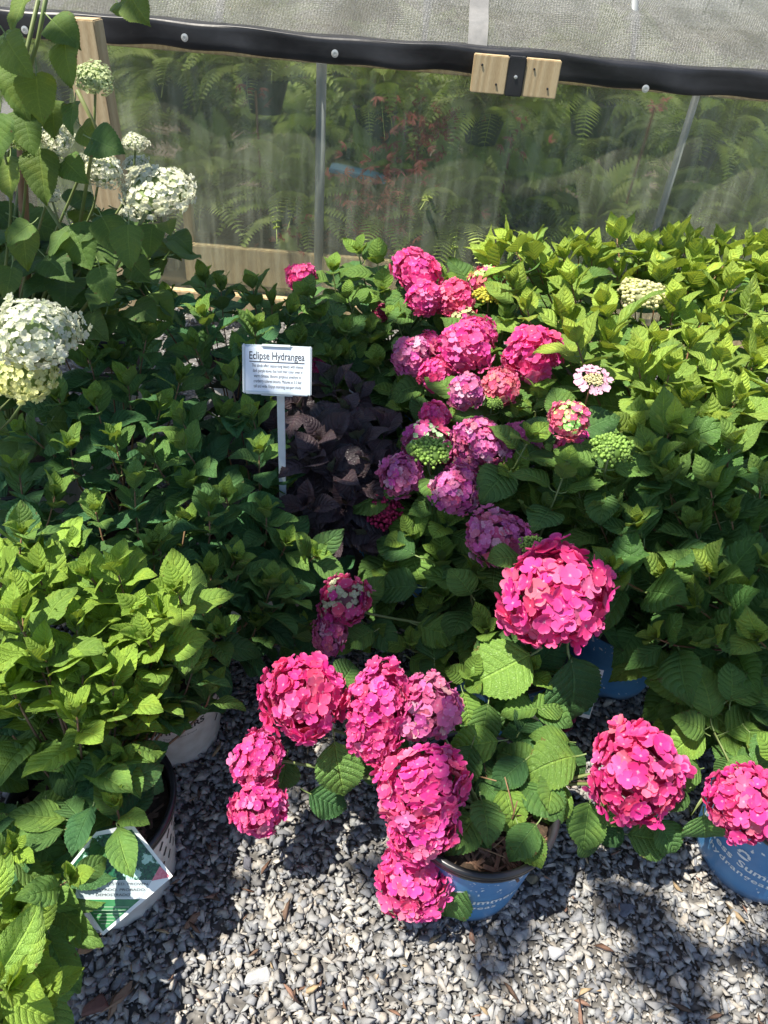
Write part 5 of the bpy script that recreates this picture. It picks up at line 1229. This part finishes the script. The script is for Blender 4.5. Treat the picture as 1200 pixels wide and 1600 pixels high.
# ------------------------------------------------------------------ an unseen tree left of the frame, its crown shaped to dapple the plants
LIT = [  # photo x, photo y, height, radius in photo pixels: spots kept sunlit by gaps cut into the crown
    (470, 434, .6, 40), (560, 400, .66, 45), (640, 430, .7, 50), (700, 470, .66, 50), (760, 440, .68, 60), (725, 530, .65, 42), (745, 510, .65, 40), (690, 585, .56, 26), (835, 545, .65, 62), (800, 400, .76, 80), (880, 430, .74, 80), (960, 420, .76, 80), (1040, 430, .76, 80), (1120, 440, .74, 80), (1190, 440, .74, 80), (1280, 440, .74, 90),
    (900, 510, .70, 70), (980, 510, .70, 70), (1060, 520, .70, 70), (1140, 530, .70, 75), (1220, 540, .7, 80), (925, 595, .7, 46), (1000, 580, .66, 55), (1080, 600, .66, 60), (1150, 620, .66, 65), (1220, 640, .64, 70), (890, 655, .66, 40), (955, 695, .65, 22), (680, 430, .7, 40), (560, 450, .6, 30), (700, 560, .6, 30), (760, 690, .55, 18), (690, 700, .5, 14), (730, 610, .6, 22), (1150, 700, .6, 40), (790, 600, .6, 24),
    (30, 585, .80, 60), (30, 840, .55, 50), (10, 900, .55, 60), (60, 930, .54, 60), (120, 960, .52, 55), (185, 920, .54, 50), (270, 930, .52, 45), (230, 1000, .48, 40), (170, 1050, .46, 55), (90, 1040, .48, 55), (20, 1010, .5, 60), (215, 1090, .42, 35),
    (500, 872, .40, 28), (440, 750, .45, 12), (500, 700, .5, 11), (545, 765, .45, 10), (480, 660, .52, 8), (350, 760, .5, 8), (230, 640, .58, 9), (300, 820, .46, 8), (130, 700, .56, 8), (1080, 760, .55, 12), (1000, 860, .5, 12), (1100, 900, .45, 12), (700, 800, .42, 12), (640, 860, .38, 10), (330, 540, .62, 10), (150, 830, .5, 8), (865, 960, .50, 62), (830, 930, .5, 50), (900, 950, .5, 50), (475, 1085, .40, 62), (575, 1100, .40, 48), (590, 1050, .42, 30), (650, 1100, .40, 36), (780, 1045, .34, 40), (725, 1100, .3, 22), (530, 1200, .27, 28), (640, 1210, .33, 40), (665, 1280, .33, 34), (650, 1370, .2, 40), (870, 1180, .30, 38), (990, 1200, .33, 70), (1050, 1160, .3, 24), (1150, 1240, .34, 52), (1190, 1200, .34, 50), (805, 1250, .26, 28), (865, 1310, .22, 24),
    (110, 1370, .36, 50), (60, 1330, .34, 24), (20, 1400, .36, 40), (20, 1520, .38, 70), (60, 1570, .34, 50), (190, 1400, .08, 14), (235, 1385, .08, 16), (165, 1435, .06, 13),
    (410, 1310, 0, 34), (470, 1330, 0, 40), (520, 1300, 0, 34), (560, 1270, 0, 24), (450, 1425, 0, 45), (500, 1430, 0, 50), (480, 1470, 0, 70), (550, 1480, 0, 70), (420, 1500, 0, 70), (610, 1520, 0, 70), (370, 1570, 0, 70), (470, 1570, 0, 85), (560, 1570, 0, 80), (650, 1580, 0, 66), (710, 1600, 0, 50), (500, 1620, 0, 100), (620, 1640, 0, 90),
    (900, 1490, 0, 44), (880, 1550, 0, 54), (940, 1570, 0, 54), (970, 1610, 0, 54), (1060, 1330, 0, 30), (1080, 1370, 0, 28), (1065, 1400, 0, 24), (1090, 1430, 0, 20), (1150, 1560, 0, 30), (1170, 1430, 0, 12),
    (20, 260, 1.08, 26), (60, 150, 1.15, 40), (165, 225, 1.08, 16), (20, 20, 1.24, 40), (220, 20, 1.22, 30), (148, 123, 1.2, 30), (260, 300, 1.0, 60), (200, 290, 1.0, 40), (90, 212, 1.1, 30), (130, 300, 1.0, 40), (60, 500, .86, 60), (170, 265, 1.04, 40), (30, 215, 1.1, 30), (220, 225, 1.06, 26)]
def flat_q(p, h=0.0): return (p.x - SUN.x / SUN.z * (p.z - h), p.y - SUN.y / SUN.z * (p.z - h))
LQ = []
for (px, py, z, r) in LIT:
    p = at(px, py, z); q = flat_q(p); LQ.append((q[0], q[1], r * depth(p) / FPX))
LQ = np.array(LQ)
xs = npr.uniform(-1.75, 1.9, 15000); ys = npr.uniform(.15, 2.75, 15000)
lim = 2.62 + .12 * np.sin(xs * 4)
d2 = np.sqrt((xs[:, None] - LQ[None, :, 0]) ** 2 + (ys[:, None] - LQ[None, :, 1]) ** 2) - LQ[None, :, 2]
ok = (d2.min(1) > .042) & (ys < lim)
xs, ys = xs[ok], ys[ok]; n = len(xs)
hh = npr.uniform(3.3, 4.3, n); cx = xs + SUN.x / SUN.z * hh; cy = ys + SUN.y / SUN.z * hh
sz = npr.uniform(.03, .045, n); aa = npr.rand(n) * 6.283; t1 = npr.randn(n) * .35; t2 = npr.randn(n) * .35
S3 = np.array(SUN); e1 = np.cross(S3, [0, 1, 0]); e1 /= np.linalg.norm(e1); e2 = np.cross(S3, e1)
u = e1[None] * np.cos(aa)[:, None] + e2[None] * np.sin(aa)[:, None] + S3[None] * t1[:, None]
w = -e1[None] * np.sin(aa)[:, None] + e2[None] * np.cos(aa)[:, None] + S3[None] * t2[:, None]
C3 = np.c_[cx, cy, hh]
quad = np.stack([C3 - u * sz[:, None] * 1.3, C3 + w * sz[:, None] * .7, C3 + u * sz[:, None] * 1.3, C3 - w * sz[:, None] * .7], 1).reshape(-1, 3)
fc = np.arange(n * 4).reshape(-1, 4)
tr = thing('unseen_shade_tree', 'unseen leafy tree left of the plants, crown shaped to shade them', 'tree', (-3.6, -.9, 0))
me = bpy.data.meshes.new('crown'); me.vertices.add(len(quad)); me.vertices.foreach_set('co', (quad - np.array([-3.6, -.9, 0])).astype(np.float32).ravel())
me.loops.add(fc.size); me.loops.foreach_set('vertex_index', fc.astype(np.int32).ravel()); me.polygons.add(n)
me.polygons.foreach_set('loop_start', np.arange(0, fc.size, 4, dtype=np.int32)); me.polygons.foreach_set('loop_total', np.full(n, 4, np.int32)); me.update(calc_edges=True)
me.materials.append(M['leaf_tree']); link('crown', me, tr, Matrix.Identity(4))
tv = [Vector((0, 0, 0)), Vector((.05, .1, 1.2)), Vector((.3, .3, 2.4)), Vector((.9, .8, 3.4))]
v, f = tube(tv, [.14, .12, .10, .05], 12); mesh_obj('trunk', v, f, M['stem_wood'], tr, Matrix.Identity(4), True)
for (x, y, z) in ((1.2, 2.6, 3.9), (.4, 1.9, 3.9), (2.2, 2.8, 4.0)):
    v, f = tube([tv[2], Vector((x * .5, y * .5, 3.2)), Vector((x, y, z))], [.05, .03, .01], 8); mesh_obj('limb', v, f, M['stem_wood'], tr, Matrix.Identity(4), True)
print('objects', len(COL.objects), 'crown', n)
